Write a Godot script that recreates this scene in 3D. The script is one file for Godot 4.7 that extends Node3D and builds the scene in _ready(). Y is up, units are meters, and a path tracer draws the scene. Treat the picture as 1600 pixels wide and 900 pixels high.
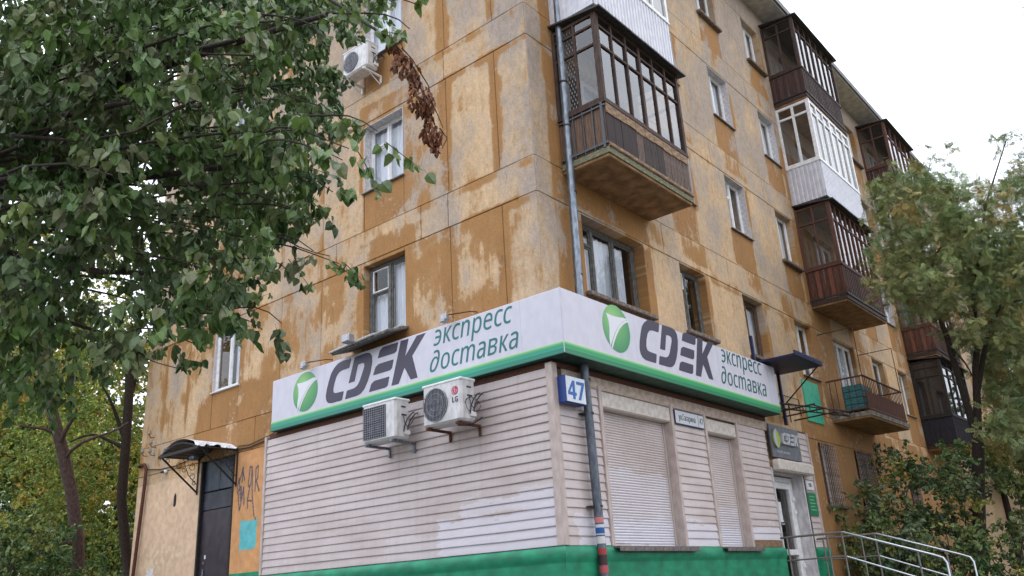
extends Node3D

# ------------------------------------------------------------------ camera maths
const FOC := 1318.09          # focal length in pixels of the 1600 x 900 photograph
var cam_pos := Vector3(6.6686, 1.6, 8.8821)
var cam_basis := Basis.from_euler(Vector3(0.34866, 0.68418, -0.058755))
# a facade's own frame: x along the wall to the right as seen from outside, y up, z outwards
var f_end := Transform3D()
var f_side := Transform3D(Basis(Vector3(0, 0, -1), Vector3(0, 1, 0), Vector3(1, 0, 0)), Vector3())
var rng := RandomNumberGenerator.new()
var mats := {}
var used := {}
const FLOOR_H := 2.75


func at(px: float, py: float, depth: float) -> Vector3:
	return cam_pos + cam_basis * Vector3((px - 800.0) / FOC * depth, (450.0 - py) / FOC * depth, -depth)


# ------------------------------------------------------------------ mesh helper
class MB:
	var st := SurfaceTool.new()
	var uvm := Vector4()      # u0, width, y0, height of the texture laid on a facade
	var xf := Transform3D()
	var smooth := false
	var any := false

	func _init() -> void:
		st.begin(Mesh.PRIMITIVE_TRIANGLES)

	func v(p: Vector3) -> void:
		var q := xf * p
		if uvm.y > 0.0:
			st.set_uv(Vector2((p.x - uvm.x) / uvm.y, 1.0 - (p.y - uvm.z) / uvm.w))
		st.add_vertex(q)

	func tri(a: Vector3, b: Vector3, c: Vector3) -> void:   # counter-clockwise seen from outside
		any = true
		st.set_smooth_group(0 if smooth else -1)
		v(a); v(c); v(b)

	func quad(a: Vector3, b: Vector3, c: Vector3, d: Vector3) -> void:
		tri(a, b, c)
		tri(a, c, d)

	func quad_out(a: Vector3, b: Vector3, c: Vector3, d: Vector3, o: Vector3) -> void:
		var n := (b - a).cross(c - a)
		if n.length_squared() < 1e-14:
			n = (c - a).cross(d - a)
		if n.dot((a + b + c + d) * 0.25 - o) < 0.0:
			quad(d, c, b, a)
		else:
			quad(a, b, c, d)

	func tri_out(a: Vector3, b: Vector3, c: Vector3, o: Vector3) -> void:
		if (b - a).cross(c - a).dot((a + b + c) / 3.0 - o) < 0.0:
			tri(c, b, a)
		else:
			tri(a, b, c)

	func box(mn: Vector3, mx: Vector3) -> void:
		var o := (mn + mx) * 0.5
		var p := []
		for i in 8:
			p.append(Vector3(mx.x if i & 1 else mn.x, mx.y if i & 2 else mn.y, mx.z if i & 4 else mn.z))
		for f in [[0, 1, 3, 2], [4, 5, 7, 6], [0, 1, 5, 4], [2, 3, 7, 6], [0, 2, 6, 4], [1, 3, 7, 5]]:
			quad_out(p[f[0]], p[f[1]], p[f[2]], p[f[3]], o)

	func cbox(mn: Vector3, mx: Vector3, c: float) -> void:      # a box with chamfered edges
		var o := (mn + mx) * 0.5
		var h := (mx - mn) * 0.5
		c = minf(c, minf(h.x, minf(h.y, h.z)) * 0.6)
		var k := {}
		for sx in [-1, 1]:
			for sy in [-1, 1]:
				for sz in [-1, 1]:
					var s := Vector3(sx, sy, sz)
					for a in 3:
						var q := Vector3(s.x * (h.x - c), s.y * (h.y - c), s.z * (h.z - c))
						q[a] = s[a] * h[a]
						k[[sx, sy, sz, a]] = o + q
		for a in 3:
			for s in [-1, 1]:
				var c4 := []
				for uv in [[-1, -1], [1, -1], [1, 1], [-1, 1]]:
					var g := [0, 0, 0]
					g[a] = s
					g[(a + 1) % 3] = uv[0]
					g[(a + 2) % 3] = uv[1]
					c4.append(k[[g[0], g[1], g[2], a]])
				quad_out(c4[0], c4[1], c4[2], c4[3], o)
		for a in 3:
			var b := (a + 1) % 3
			var e := (a + 2) % 3
			for sa in [-1, 1]:
				for sb in [-1, 1]:
					var g1 := [0, 0, 0]
					g1[a] = sa
					g1[b] = sb
					g1[e] = -1
					var g2 := g1.duplicate()
					g2[e] = 1
					quad_out(k[[g1[0], g1[1], g1[2], a]], k[[g2[0], g2[1], g2[2], a]], k[[g2[0], g2[1], g2[2], b]], k[[g1[0], g1[1], g1[2], b]], o)
		for sx in [-1, 1]:
			for sy in [-1, 1]:
				for sz in [-1, 1]:
					tri_out(k[[sx, sy, sz, 0]], k[[sx, sy, sz, 1]], k[[sx, sy, sz, 2]], o)

	func tube(pts: Array, r0: float, r1: float, n := 8, caps := true) -> void:
		var rings := []
		var up := Vector3(0.123, 0.97, 0.21).normalized()
		for i in pts.size():
			var d: Vector3
			if i == 0:
				d = pts[1] - pts[0]
			elif i == pts.size() - 1:
				d = pts[i] - pts[i - 1]
			else:
				d = (pts[i + 1] - pts[i]).normalized() + (pts[i] - pts[i - 1]).normalized()
			d = d.normalized()
			var x := up.cross(d)
			if x.length() < 0.05:
				x = Vector3(1, 0, 0).cross(d)
			x = x.normalized()
			var y := d.cross(x).normalized()
			up = y
			var r := lerpf(r0, r1, float(i) / (pts.size() - 1))
			var ring := []
			for j in n:
				var t := TAU * j / n
				ring.append(pts[i] + x * cos(t) * r + y * sin(t) * r)
			rings.append(ring)
		smooth = true
		for i in pts.size() - 1:
			var o: Vector3 = (pts[i] + pts[i + 1]) * 0.5
			for j in n:
				var j2 := (j + 1) % n
				quad_out(rings[i][j], rings[i][j2], rings[i + 1][j2], rings[i + 1][j], o)
		smooth = false
		if caps:
			for e in [0, pts.size() - 1]:
				for j in range(1, n - 1):
					tri_out(rings[e][0], rings[e][j], rings[e][j + 1], pts[1] if e == 0 else pts[e - 1])

	func prism(poly: PackedVector2Array, z0: float, z1: float) -> void:
		if Geometry2D.is_polygon_clockwise(poly):
			poly.reverse()
		var ix := Geometry2D.triangulate_polygon(poly)
		for i in range(0, ix.size(), 3):
			var a := poly[ix[i]]
			var b := poly[ix[i + 1]]
			var c := poly[ix[i + 2]]
			if (b - a).cross(c - a) < 0.0:
				var t := b
				b = c
				c = t
			tri(Vector3(a.x, a.y, z1), Vector3(b.x, b.y, z1), Vector3(c.x, c.y, z1))
			tri(Vector3(a.x, a.y, z0), Vector3(c.x, c.y, z0), Vector3(b.x, b.y, z0))
		for i in poly.size():
			var a := poly[i]
			var b := poly[(i + 1) % poly.size()]
			quad(Vector3(a.x, a.y, z0), Vector3(b.x, b.y, z0), Vector3(b.x, b.y, z1), Vector3(a.x, a.y, z1))

	func lathe(profile: Array, n: int) -> void:       # [radius, y] from bottom to top round the y axis
		smooth = true
		for i in profile.size() - 1:
			for j in n:
				var t0 := TAU * j / n
				var t1 := TAU * (j + 1) / n
				var p := func(q, t): return Vector3(cos(t) * q[0], q[1], sin(t) * q[0])
				var a: Vector3 = p.call(profile[i], t0)
				var b: Vector3 = p.call(profile[i], t1)
				var c: Vector3 = p.call(profile[i + 1], t1)
				var d: Vector3 = p.call(profile[i + 1], t0)
				quad(d, c, b, a)
		smooth = false

	func mesh() -> ArrayMesh:
		st.generate_normals()
		return st.commit()


func part(called: String, what, m: Material, parent: Node, xf := Transform3D()) -> MeshInstance3D:
	var o := MeshInstance3D.new()
	o.name = called
	o.mesh = what.mesh() if what is MB else what
	o.material_override = m
	o.transform = xf
	o.cast_shadow = GeometryInstance3D.SHADOW_CASTING_SETTING_ON
	parent.add_child(o, true)
	return o


func holder(called: String, parent: Node, xf := Transform3D()) -> Node3D:
	var o := Node3D.new()
	o.name = called
	o.transform = xf
	parent.add_child(o, true)
	return o


func numbered(called: String) -> String:
	used[called] = used.get(called, -1) + 1
	return called if used[called] == 0 else "%s_%03d" % [called, used[called]]


func tag(o: Node, label: String, category: String, group := "") -> void:
	o.set_meta("label", label)
	o.set_meta("category", category)
	if group:
		o.set_meta("group", group)


func thing(called: String, label: String, category: String, xf := Transform3D(), group := "") -> Node3D:
	var o := holder(numbered(called), self, xf)
	tag(o, label, category, group)
	return o


func structure(o: Node) -> void:
	o.set_meta("kind", "structure")


func stuff(o: Node) -> void:
	o.set_meta("kind", "stuff")


# ------------------------------------------------------------------ materials
func srgb(r: float, g: float, b: float) -> Color:
	return Color(r / 255.0, g / 255.0, b / 255.0)


func noise_tex(freq: float, c0: Color, c1: Color, sd: int, cellular := false) -> NoiseTexture2D:
	var n := FastNoiseLite.new()
	n.seed = sd
	n.frequency = freq
	n.fractal_octaves = 5
	n.noise_type = FastNoiseLite.TYPE_CELLULAR if cellular else FastNoiseLite.TYPE_SIMPLEX_SMOOTH
	var t := NoiseTexture2D.new()
	t.width = 256
	t.height = 256
	t.seamless = true
	t.noise = n
	var g := Gradient.new()
	g.set_color(0, c0)
	g.set_color(1, c1)
	g.set_offset(0, 0.2)
	g.set_offset(1, 0.8)
	t.color_ramp = g
	return t


func mat(key: String, c: Color, rough := 0.8, metal := 0.0) -> StandardMaterial3D:
	if not mats.has(key):
		var m := StandardMaterial3D.new()
		m.resource_name = key
		m.albedo_color = c
		m.roughness = rough
		m.metallic = metal
		mats[key] = m
	return mats[key]


# a material whose tone wanders between two colours; scale in repeats per metre
func mottled(key: String, c0: Color, c1: Color, scale: Vector3, rough := 0.85, metal := 0.0, bump := 0.0, freq := 0.02) -> StandardMaterial3D:
	if not mats.has(key):
		var m := StandardMaterial3D.new()
		m.resource_name = key
		m.albedo_texture = noise_tex(freq, c0, c1, hash(key) % 1000)
		m.uv1_triplanar = true
		m.uv1_world_triplanar = true
		m.uv1_scale = scale
		m.roughness = rough
		m.metallic = metal
		if bump > 0.0:
			m.heightmap_enabled = true
			m.heightmap_texture = m.albedo_texture
			m.heightmap_scale = bump
		mats[key] = m
	return mats[key]


func glass(key: String, c: Color) -> StandardMaterial3D:
	if not mats.has(key):
		var m := StandardMaterial3D.new()
		m.resource_name = key
		m.albedo_color = c
		m.transparency = BaseMaterial3D.TRANSPARENCY_ALPHA
		m.roughness = 0.02
		m.metallic_specular = 0.7
		m.clearcoat_enabled = true
		m.clearcoat = 1.0
		m.clearcoat_roughness = 0.02
		mats[key] = m
	return mats[key]


func wood_dark() -> Material: return mottled("dark_brown_wood", srgb(48, 34, 29), srgb(82, 60, 50), Vector3(6, 0.7, 6), 0.75, 0.0, 0.15)
func wood_grey() -> Material: return mottled("weathered_grey_wood", srgb(62, 50, 47), srgb(128, 108, 98), Vector3(9, 0.8, 9), 0.9, 0.0, 0.3)
func wood_red() -> Material: return mottled("red_brown_wood", srgb(76, 44, 34), srgb(112, 70, 54), Vector3(8, 0.7, 8), 0.8, 0.0, 0.2)
func wood_peeled() -> Material: return mottled("peeled_light_wood", srgb(104, 82, 68), srgb(182, 152, 120), Vector3(1.1, 9, 1.1), 0.9, 0.0, 0.15, 0.02)
func old_frame() -> Material: return mottled("old_grey_window_paint", srgb(72, 72, 72), srgb(116, 114, 110), Vector3(6, 1.5, 6), 0.8)
func brown_frame() -> Material: return mottled("brown_window_paint", srgb(66, 50, 42), srgb(108, 88, 74), Vector3(6, 1.5, 6), 0.75)
func pvc() -> Material: return mottled("white_plastic", srgb(216, 216, 218), srgb(236, 236, 238), Vector3(1.3, 1.3, 1.3), 0.35)
func metal_grey() -> Material: return mottled("galvanised_metal", srgb(98, 106, 116), srgb(146, 154, 164), Vector3(3, 0.8, 3), 0.42, 0.7)
func metal_dark() -> Material: return mottled("dark_steel", srgb(34, 32, 34), srgb(62, 56, 54), Vector3(4, 4, 4), 0.6, 0.3)
func rusty() -> Material: return mottled("rusty_steel", srgb(70, 42, 32), srgb(112, 70, 52), Vector3(5, 5, 5), 0.85, 0.1)
func concrete() -> Material: return mottled("old_concrete", srgb(96, 88, 80), srgb(150, 138, 124), Vector3(1.2, 1.2, 1.2), 0.95, 0.0, 0.4)
func sill_mat() -> Material: return mottled("grey_brown_sill", srgb(88, 76, 70), srgb(136, 120, 108), Vector3(2, 2, 2), 0.9, 0.0, 0.3)
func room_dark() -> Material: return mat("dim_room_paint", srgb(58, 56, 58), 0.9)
func curtain_mat() -> Material:
	var m := mottled("sheer_curtain", srgb(204, 214, 232), srgb(230, 236, 244), Vector3(7, 0.5, 7), 0.9)
	m.backlight_enabled = true
	m.backlight = Color(0.3, 0.3, 0.32)
	return m
func pane_mat() -> Material: return glass("window_glass", Color(0.08, 0.09, 0.1, 0.12))
func dusty_pane() -> Material: return glass("dusty_balcony_glass", Color(0.12, 0.12, 0.13, 0.4))
func green_paint() -> Material: return mottled("green_base_paint", srgb(24, 118, 88), srgb(34, 150, 110), Vector3(0.5, 0.8, 0.5), 0.55, 0.0, 0.12)


# ------------------------------------------------------------------ painted facades
# rects: [s0, s1, y0, y1, how strongly the ochre coat has survived there]; paint: [s0, s1, y0, y1, colour]
func facade_material(key: String, u0: float, wide: float, high: float, ppm: float, rects: Array, paint: Array, sd: int, corner_s: float, base_coat: float, marks := "") -> StandardMaterial3D:
	var w := int(wide * ppm)
	var h := int(high * ppm)
	var half := Image.create_empty(w / 3, h / 3, false, Image.FORMAT_RF)
	half.fill(Color(base_coat, 0, 0))
	for r in rects:
		var x0 := int((r[0] - u0) * ppm / 3.0)
		var x1 := int((r[1] - u0) * ppm / 3.0)
		var y0 := int((high - r[3]) * ppm / 3.0)
		var y1 := int((high - r[2]) * ppm / 3.0)
		half.fill_rect(Rect2i(x0, y0, maxi(1, x1 - x0), maxi(1, y1 - y0)), Color(r[4], 0, 0))
	half.resize(w / 6, h / 6, Image.INTERPOLATE_BILINEAR)
	half.resize(w, h, Image.INTERPOLATE_BILINEAR)
	var strength := half.get_data().to_float32_array()
	var nz := []
	for i in 4:
		var n := FastNoiseLite.new()
		n.seed = sd + i
		n.noise_type = FastNoiseLite.TYPE_SIMPLEX_SMOOTH if i < 3 else FastNoiseLite.TYPE_SIMPLEX
		n.frequency = [1.25, 7.0, 0.45, 3.0][i]
		n.fractal_octaves = [5, 4, 3, 4][i]
		n.fractal_gain = 0.58
		nz.append(n)
	var fleck := FastNoiseLite.new()
	fleck.seed = sd + 17
	fleck.noise_type = FastNoiseLite.TYPE_SIMPLEX
	fleck.frequency = 9.0
	fleck.fractal_octaves = 3
	var grit := FastNoiseLite.new()
	grit.seed = sd + 9
	grit.frequency = 26.0
	grit.fractal_octaves = 3
	var big: FastNoiseLite = nz[0]
	var fine: FastNoiseLite = nz[1]
	var slow: FastNoiseLite = nz[2]
	var streak: FastNoiseLite = nz[3]
	var pale_a := srgb(203, 172, 136)
	var pale_b := srgb(162, 147, 136)
	var ochre_a := srgb(172, 126, 76)
	var ochre_b := srgb(142, 104, 66)
	var out := PackedByteArray()
	out.resize(w * h * 3)
	var hgt := PackedByteArray()
	hgt.resize(w * h)
	var k := 0
	for j in h:
		var y := high - (j + 0.5) / ppm
		for i in w:
			var s := u0 + (i + 0.5) / ppm
			var a := big.get_noise_2d(s, y * 0.75)
			var b := fine.get_noise_2d(s, y * 0.6)
			var c := slow.get_noise_2d(s * 1.3, y)
			var d := streak.get_noise_2d(s * 2.4, y * 0.16)
			var worn := 0.5 + 0.48 * a + 0.13 * b + 0.16 * d + 0.16 * c
			var q0: float = (strength[k] - worn)
			var o: float = 0.5 * clampf(q0 * 15.0 + 0.5 + 1.6 * b, 0.0, 1.0) + 0.5 * clampf(q0 * 2.4 + 0.5 + 0.5 * b + 0.3 * d, 0.0, 1.0)
			# small flecks where the coat has come off, in swarms
			var fk := fleck.get_noise_2d(s * 0.9 + y * 0.35, y * 0.75 - s * 0.2)
			var swarm := 0.55 * fk + 1.0 * a + 0.25 * c - (strength[k] - 0.62) * 0.5
			o *= 1.0 - 0.6 * clampf((swarm - 0.3) * 5.0, 0.0, 1.0) * clampf(0.6 + 3.0 * fk, 0.0, 1.0)
			if fk < -0.42 and a < -0.22 and o < 0.4:      # and a few that have stayed
				o = minf(0.6, o + 0.35)
			var grey := clampf(0.24 + 1.0 * c + 0.7 * a + (y - 7.3) * 0.1 + 0.4 * d, 0.0, 1.0) * 0.9
			if absf(s - corner_s) < 0.75 and y > 5.0:
				grey = clampf(grey + 0.35 * (0.75 - absf(s - corner_s)) + 0.1, 0.0, 1.0)
			var col := pale_a.lerp(pale_b, grey).lerp(ochre_a.lerp(ochre_b, clampf(0.45 + 0.9 * a + 0.5 * d + 0.4 * b, 0.0, 1.0)), o)
			var t := 1.0 + 0.1 * b + 0.07 * a + 0.06 * d + 0.1 * grit.get_noise_2d(s, y)
			if b * 0.8 + d * 0.4 + a * 0.3 > 0.52:      # small scars where the plaster shows
				t *= 0.86
			out[k * 3] = int(clampf(col.r * t, 0, 1) * 255)
			out[k * 3 + 1] = int(clampf(col.g * t, 0, 1) * 255)
			out[k * 3 + 2] = int(clampf(col.b * t, 0, 1) * 255)
			hgt[k] = int(clampf(0.45 + 0.25 * b + 0.12 * a + 0.22 * o, 0, 1) * 255)
			k += 1
	for p in paint:
		var pc: Color = p[4]
		for j in range(maxi(0, int((high - p[3]) * ppm)), mini(h, int((high - p[2]) * ppm))):
			for i in range(maxi(0, int((p[0] - u0) * ppm)), mini(w, int((p[1] - u0) * ppm))):
				var y := high - (j + 0.5) / ppm
				var s := u0 + (i + 0.5) / ppm
				var edge := minf(minf(s - p[0], p[1] - s), minf(y - p[2], p[3] - y))
				var b := fine.get_noise_2d(s * 0.7, y * 0.7)
				var a := big.get_noise_2d(s, y)
				if edge > float(p[5]) * (0.5 + b * 1.1 + a * 0.7) and a * 0.6 + b > float(p[6]):
					var q := (j * w + i) * 3
					var t := 1.0 + 0.1 * b + 0.06 * a
					out[q] = int(clampf(pc.r * t, 0, 1) * 255)
					out[q + 1] = int(clampf(pc.g * t, 0, 1) * 255)
					out[q + 2] = int(clampf(pc.b * t, 0, 1) * 255)
	if marks == "scrawl":
		var strokes := [
			[-7.36, 3.70, -7.32, 3.90, -7.22, 3.42, -7.26, 3.32], [-7.34, 3.66, -7.26, 3.30], [-7.36, 3.64, -7.24, 3.74, -7.2, 3.5, -7.16, 3.72, -7.12, 3.40],
			[-7.30, 3.84, -7.2, 4.08, -7.22, 3.8], [-7.22, 4.06, -7.14, 3.84], [-7.02, 3.72, -6.98, 4.06, -6.92, 4.05, -6.93, 3.74, -7.0, 3.7], [-6.96, 3.72, -7.02, 3.46, -7.0, 3.32],
			[-6.90, 3.98, -6.88, 3.56, -6.79, 3.16], [-7.02, 3.46, -6.88, 3.44], [-6.8, 3.6, -6.8, 4.0, -6.73, 4.05, -6.72, 3.84, -6.78, 3.76], [-6.78, 3.8, -6.66, 3.58], [-6.76, 3.14, -6.74, 3.1]]
		for sline in strokes:
			for q in range(0, sline.size() - 2, 2):
				var p0 := Vector2(sline[q], sline[q + 1])
				var p1 := Vector2(sline[q + 2], sline[q + 3])
				var steps := int(p0.distance_to(p1) * ppm * 2.0) + 1
				for e in steps:
					var p2 := p0.lerp(p1, float(e) / steps)
					for dx in range(-1, 1):
						for dy in range(-1, 1):
							var xx := int((p2.x - u0) * ppm) + dx
							var yy := int((high - p2.y) * ppm) + dy
							var z := (yy * w + xx) * 3
							out[z] = int(out[z] * 0.3 + 62)
							out[z + 1] = int(out[z + 1] * 0.3 + 58)
							out[z + 2] = int(out[z + 2] * 0.3 + 66)
	var m := StandardMaterial3D.new()
	m.resource_name = key
	m.albedo_texture = ImageTexture.create_from_image(Image.create_from_data(w, h, false, Image.FORMAT_RGB8, out))
	m.heightmap_enabled = true
	m.heightmap_texture = ImageTexture.create_from_image(Image.create_from_data(w, h, false, Image.FORMAT_L8, hgt))
	m.heightmap_scale = 1.2
	m.roughness = 0.93
	mats[key] = m
	return m


# vinyl siding: dusty pinkish white with repainted patches
func siding_material(key: String, u0: float, wide: float, y0: float, high: float, patches: Array, sd: int) -> StandardMaterial3D:
	var ppm := 80.0
	var w := int(wide * ppm)
	var h := int(high * ppm)
	var n := FastNoiseLite.new()
	n.seed = sd
	n.frequency = 0.9
	n.fractal_octaves = 5
	var f := FastNoiseLite.new()
	f.seed = sd + 5
	f.frequency = 5.0
	f.fractal_octaves = 4
	var im := Image.create_empty(w, h, false, Image.FORMAT_RGB8)
	for j in h:
		for i in w:
			var s := u0 + (i + 0.5) / ppm
			var y := y0 + high - (j + 0.5) / ppm
			var a := n.get_noise_2d(s * 0.7, y * 1.4)
			var b := f.get_noise_2d(s * 0.35, y * 2.2)
			var drip := f.get_noise_2d(s * 2.5, y * 0.2)
			var c := srgb(205, 193, 192).lerp(srgb(188, 173, 170), clampf(0.35 + 0.8 * a + 0.4 * b + 0.3 * drip, 0, 1))
			for st in [[-2.52, 3.84, 0.05], [-2.9, 3.84, 0.03], [-1.24, 3.88, 0.05], [-1.62, 3.88, 0.03], [-4.9, 4.44, 0.04], [-0.5, 4.44, 0.05], [0.62, 4.2, 0.07], [3.6, 4.0, 0.04], [6.1, 4.2, 0.05]]:
				var dx: float = absf(s - st[0] - 0.03 * f.get_noise_2d(1.0, y * 0.5))
				if y < st[1] and dx < st[2]:
					c = c.lerp(srgb(128, 110, 96), (1.0 - dx / st[2]) * 0.18 * clampf(1.0 - (st[1] - y) / 1.1, 0.0, 1.0))
			for p in patches:
				var edge := minf(minf(s - p[0], p[1] - s), minf(y - p[2], p[3] - y))
				if edge > 0.09 * (0.2 + a + b * 1.4):
					c = c.lerp(srgb(220, 218, 232), p[4] * clampf(0.85 + 0.5 * b, 0, 1))
			im.set_pixel(i, j, c)
	var m := StandardMaterial3D.new()
	m.resource_name = key
	m.albedo_texture = ImageTexture.create_from_image(im)
	m.roughness = 0.6
	mats[key] = m
	return m


func flat_text(words: String, height: float, narrow: float, slant: float, bold := false, origin_center := false) -> ArrayMesh:
	var tm := TextMesh.new()
	var f := SystemFont.new()
	f.font_names = PackedStringArray(["Droid Sans"])
	if bold:
		f.font_weight = 700
	tm.font = f
	tm.text = words
	tm.font_size = 64
	tm.pixel_size = 0.01
	tm.depth = 0.02
	tm.curve_step = 1.0
	tm.horizontal_alignment = HORIZONTAL_ALIGNMENT_LEFT
	tm.vertical_alignment = VERTICAL_ALIGNMENT_BOTTOM
	var arr := tm.get_mesh_arrays()
	var vs: PackedVector3Array = arr[Mesh.ARRAY_VERTEX]
	var k := height / 0.46            # the face is 0.46 m high at this size, its base line 0.16 m up
	var lo := 1e9
	var hi := -1e9
	for p in vs:
		lo = minf(lo, p.x)
		hi = maxf(hi, p.x)
	for i in vs.size():
		var p := vs[i] - Vector3(0, 0.16, 0)
		var x := (p.x - lo) * k * narrow
		if origin_center:
			x -= (hi - lo) * 0.5 * k * narrow
		vs[i] = Vector3(x + p.y * k * slant, p.y * k, 0.003 if p.z > 0 else -0.001)
	arr[Mesh.ARRAY_VERTEX] = vs
	var am := ArrayMesh.new()
	am.add_surface_from_arrays(Mesh.PRIMITIVE_TRIANGLES, arr)
	return am


# ------------------------------------------------------------------ the building's pieces
var uv_end := Vector4(-11.3, 11.5, 0.0, 17.5)
var uv_side := Vector4(-0.2, 22.2, 0.0, 17.5)


# one wall panel: a core and a proud front slab with chamfered edges, so that joints are real grooves
func wall_panel(parent: Node, f: Transform3D, uv: Vector4, m: Material, s0: float, s1: float, y0: float, y1: float, gap := 0.0045, proud := 0.0) -> void:
	if s1 - s0 < 0.02 or y1 - y0 < 0.02:
		return
	var b := MB.new()
	b.uvm = uv
	b.box(Vector3(s0, y0, -0.34), Vector3(s1, y1, -0.022))
	var g := gap
	var c := 0.007
	var z0 := -0.022
	var z1 := proud
	var o := Vector3((s0 + s1) / 2, (y0 + y1) / 2, -0.2)
	var p0 := [Vector3(s0 + g, y0 + g, z0), Vector3(s1 - g, y0 + g, z0), Vector3(s1 - g, y1 - g, z0), Vector3(s0 + g, y1 - g, z0)]
	var p1 := []
	var p2 := []
	for q in p0:
		p1.append(Vector3(q.x, q.y, z1 - c))
		p2.append(Vector3(q.x + (c if q.x < o.x else -c), q.y + (c if q.y < o.y else -c), z1))
	for i in 4:
		var k := (i + 1) % 4
		b.quad_out(p0[i], p0[k], p1[k], p1[i], o)
		b.quad_out(p1[i], p1[k], p2[k], p2[i], o)
	b.quad_out(p2[0], p2[1], p2[2], p2[3], o)
	part("wall_panel", b, m, parent, f)


# a window in an opening w x h: the node stands at the lower left corner of the opening, on the wall's face
func make_window(w: float, h: float, k: Dictionary) -> Node3D:
	var n := Node3D.new()
	n.name = "window"
	var d: float = k.get("deep", 0.13)
	var fm: Material = k.get("frame", pvc())
	var fr: float = k.get("bar", 0.046)
	if k.get("reveal", false):
		var r := MB.new()
		r.box(Vector3(0, 0, -d), Vector3(0.012, h, 0.004))
		r.box(Vector3(w - 0.012, 0, -d), Vector3(w, h, 0.004))
		r.box(Vector3(0.012, h - 0.012, -d), Vector3(w - 0.012, h, 0.004))
		part("reveal", r, mottled("white_plaster", srgb(186, 182, 186), srgb(216, 212, 214), Vector3(2, 2, 2), 0.9), n)
	var b := MB.new()
	b.cbox(Vector3(0, 0, -d - 0.07), Vector3(fr, h, -d), 0.008)
	b.cbox(Vector3(w - fr, 0, -d - 0.07), Vector3(w, h, -d), 0.008)
	b.cbox(Vector3(fr, 0, -d - 0.07), Vector3(w - fr, fr, -d - 0.002), 0.008)
	b.cbox(Vector3(fr, h - fr, -d - 0.07), Vector3(w - fr, h, -d - 0.002), 0.008)
	part("frame", b, fm, n)
	var cuts: Array = [0.0] + k.get("cuts", [0.5]) + [1.0]
	var gm := pane_mat()
	for i in cuts.size() - 1:
		var x0: float = fr + (w - 2 * fr) * cuts[i]
		var x1: float = fr + (w - 2 * fr) * cuts[i + 1]
		if i > 0:
			var mu := MB.new()
			mu.cbox(Vector3(x0 - fr * 0.5, fr, -d - 0.066), Vector3(x0 + fr * 0.5, h - fr, -d + 0.004), 0.008)
			part("mullion", mu, fm, n)
			x0 += fr * 0.5
		if i < cuts.size() - 2:
			x1 -= fr * 0.5
		var lights := [[fr, h - fr]]
		if k.get("vent", -1) == i:
			var ty := h - fr - (h - 2 * fr) * float(k.get("vent_part", 0.3))
			lights = [[fr, ty - 0.02], [ty + 0.02, h - fr]]
			var tr := MB.new()
			tr.cbox(Vector3(x0, ty - 0.02, -d - 0.064), Vector3(x1, ty + 0.02, -d + 0.002), 0.006)
			part("transom", tr, fm, n)
		for li in lights.size():
			var l: Array = lights[li]
			var sb := 0.027
			var sm: Material = k.get("vent_frame", fm) if li == 1 else k.get("sash", fm)
			var sa := MB.new()
			sa.cbox(Vector3(x0, l[0], -d - 0.05), Vector3(x0 + sb, l[1], -d - 0.012), 0.006)
			sa.cbox(Vector3(x1 - sb, l[0], -d - 0.05), Vector3(x1, l[1], -d - 0.012), 0.006)
			sa.cbox(Vector3(x0 + sb, l[0], -d - 0.05), Vector3(x1 - sb, l[0] + sb, -d - 0.014), 0.006)
			sa.cbox(Vector3(x0 + sb, l[1] - sb, -d - 0.05), Vector3(x1 - sb, l[1], -d - 0.014), 0.006)
			part("sash", sa, sm, n)
			var g := MB.new()
			g.quad(Vector3(x0 + sb, l[0] + sb, -d - 0.035), Vector3(x1 - sb, l[0] + sb, -d - 0.035), Vector3(x1 - sb, l[1] - sb, -d - 0.03), Vector3(x0 + sb, l[1] - sb, -d - 0.03))
			part("pane", g, gm, n)
	if k.has("curtain"):
		for span in k.curtain:
			var c := MB.new()
			c.smooth = true
			var x0: float = w * span[0]
			var x1: float = w * span[1]
			var steps := int((x1 - x0) / 0.018)
			for i in steps:
				var a0: float = x0 + (x1 - x0) * i / steps
				var a1: float = x0 + (x1 - x0) * (i + 1) / steps
				var z0 := -d - 0.12 + 0.018 * sin(a0 * 46.0) + 0.014 * sin(a0 * 17.0 + 1.0)
				var z1 := -d - 0.12 + 0.018 * sin(a1 * 46.0) + 0.014 * sin(a1 * 17.0 + 1.0)
				c.quad(Vector3(a0, -0.02, z0), Vector3(a1, -0.02, z1), Vector3(a1, h * span[2], z1), Vector3(a0, h * span[2], z0))
			part("curtain", c, curtain_mat(), n)
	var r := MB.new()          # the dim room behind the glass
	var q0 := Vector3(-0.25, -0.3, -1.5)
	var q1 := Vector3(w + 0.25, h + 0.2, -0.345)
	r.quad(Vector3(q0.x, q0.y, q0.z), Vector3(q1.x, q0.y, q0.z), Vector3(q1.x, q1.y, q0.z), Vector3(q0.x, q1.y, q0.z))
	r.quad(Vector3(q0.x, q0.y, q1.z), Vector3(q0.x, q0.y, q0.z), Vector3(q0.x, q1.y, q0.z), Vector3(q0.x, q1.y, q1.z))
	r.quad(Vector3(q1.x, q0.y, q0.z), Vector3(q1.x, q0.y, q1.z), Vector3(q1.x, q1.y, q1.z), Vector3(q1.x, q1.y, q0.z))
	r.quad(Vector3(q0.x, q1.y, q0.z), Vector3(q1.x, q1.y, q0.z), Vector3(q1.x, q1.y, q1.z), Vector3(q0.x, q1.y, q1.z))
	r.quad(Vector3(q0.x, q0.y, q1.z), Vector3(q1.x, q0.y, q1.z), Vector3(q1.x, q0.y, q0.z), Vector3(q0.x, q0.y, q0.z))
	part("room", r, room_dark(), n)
	var kind: String = k.get("sill", "ledge")
	var sl := MB.new()
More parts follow.
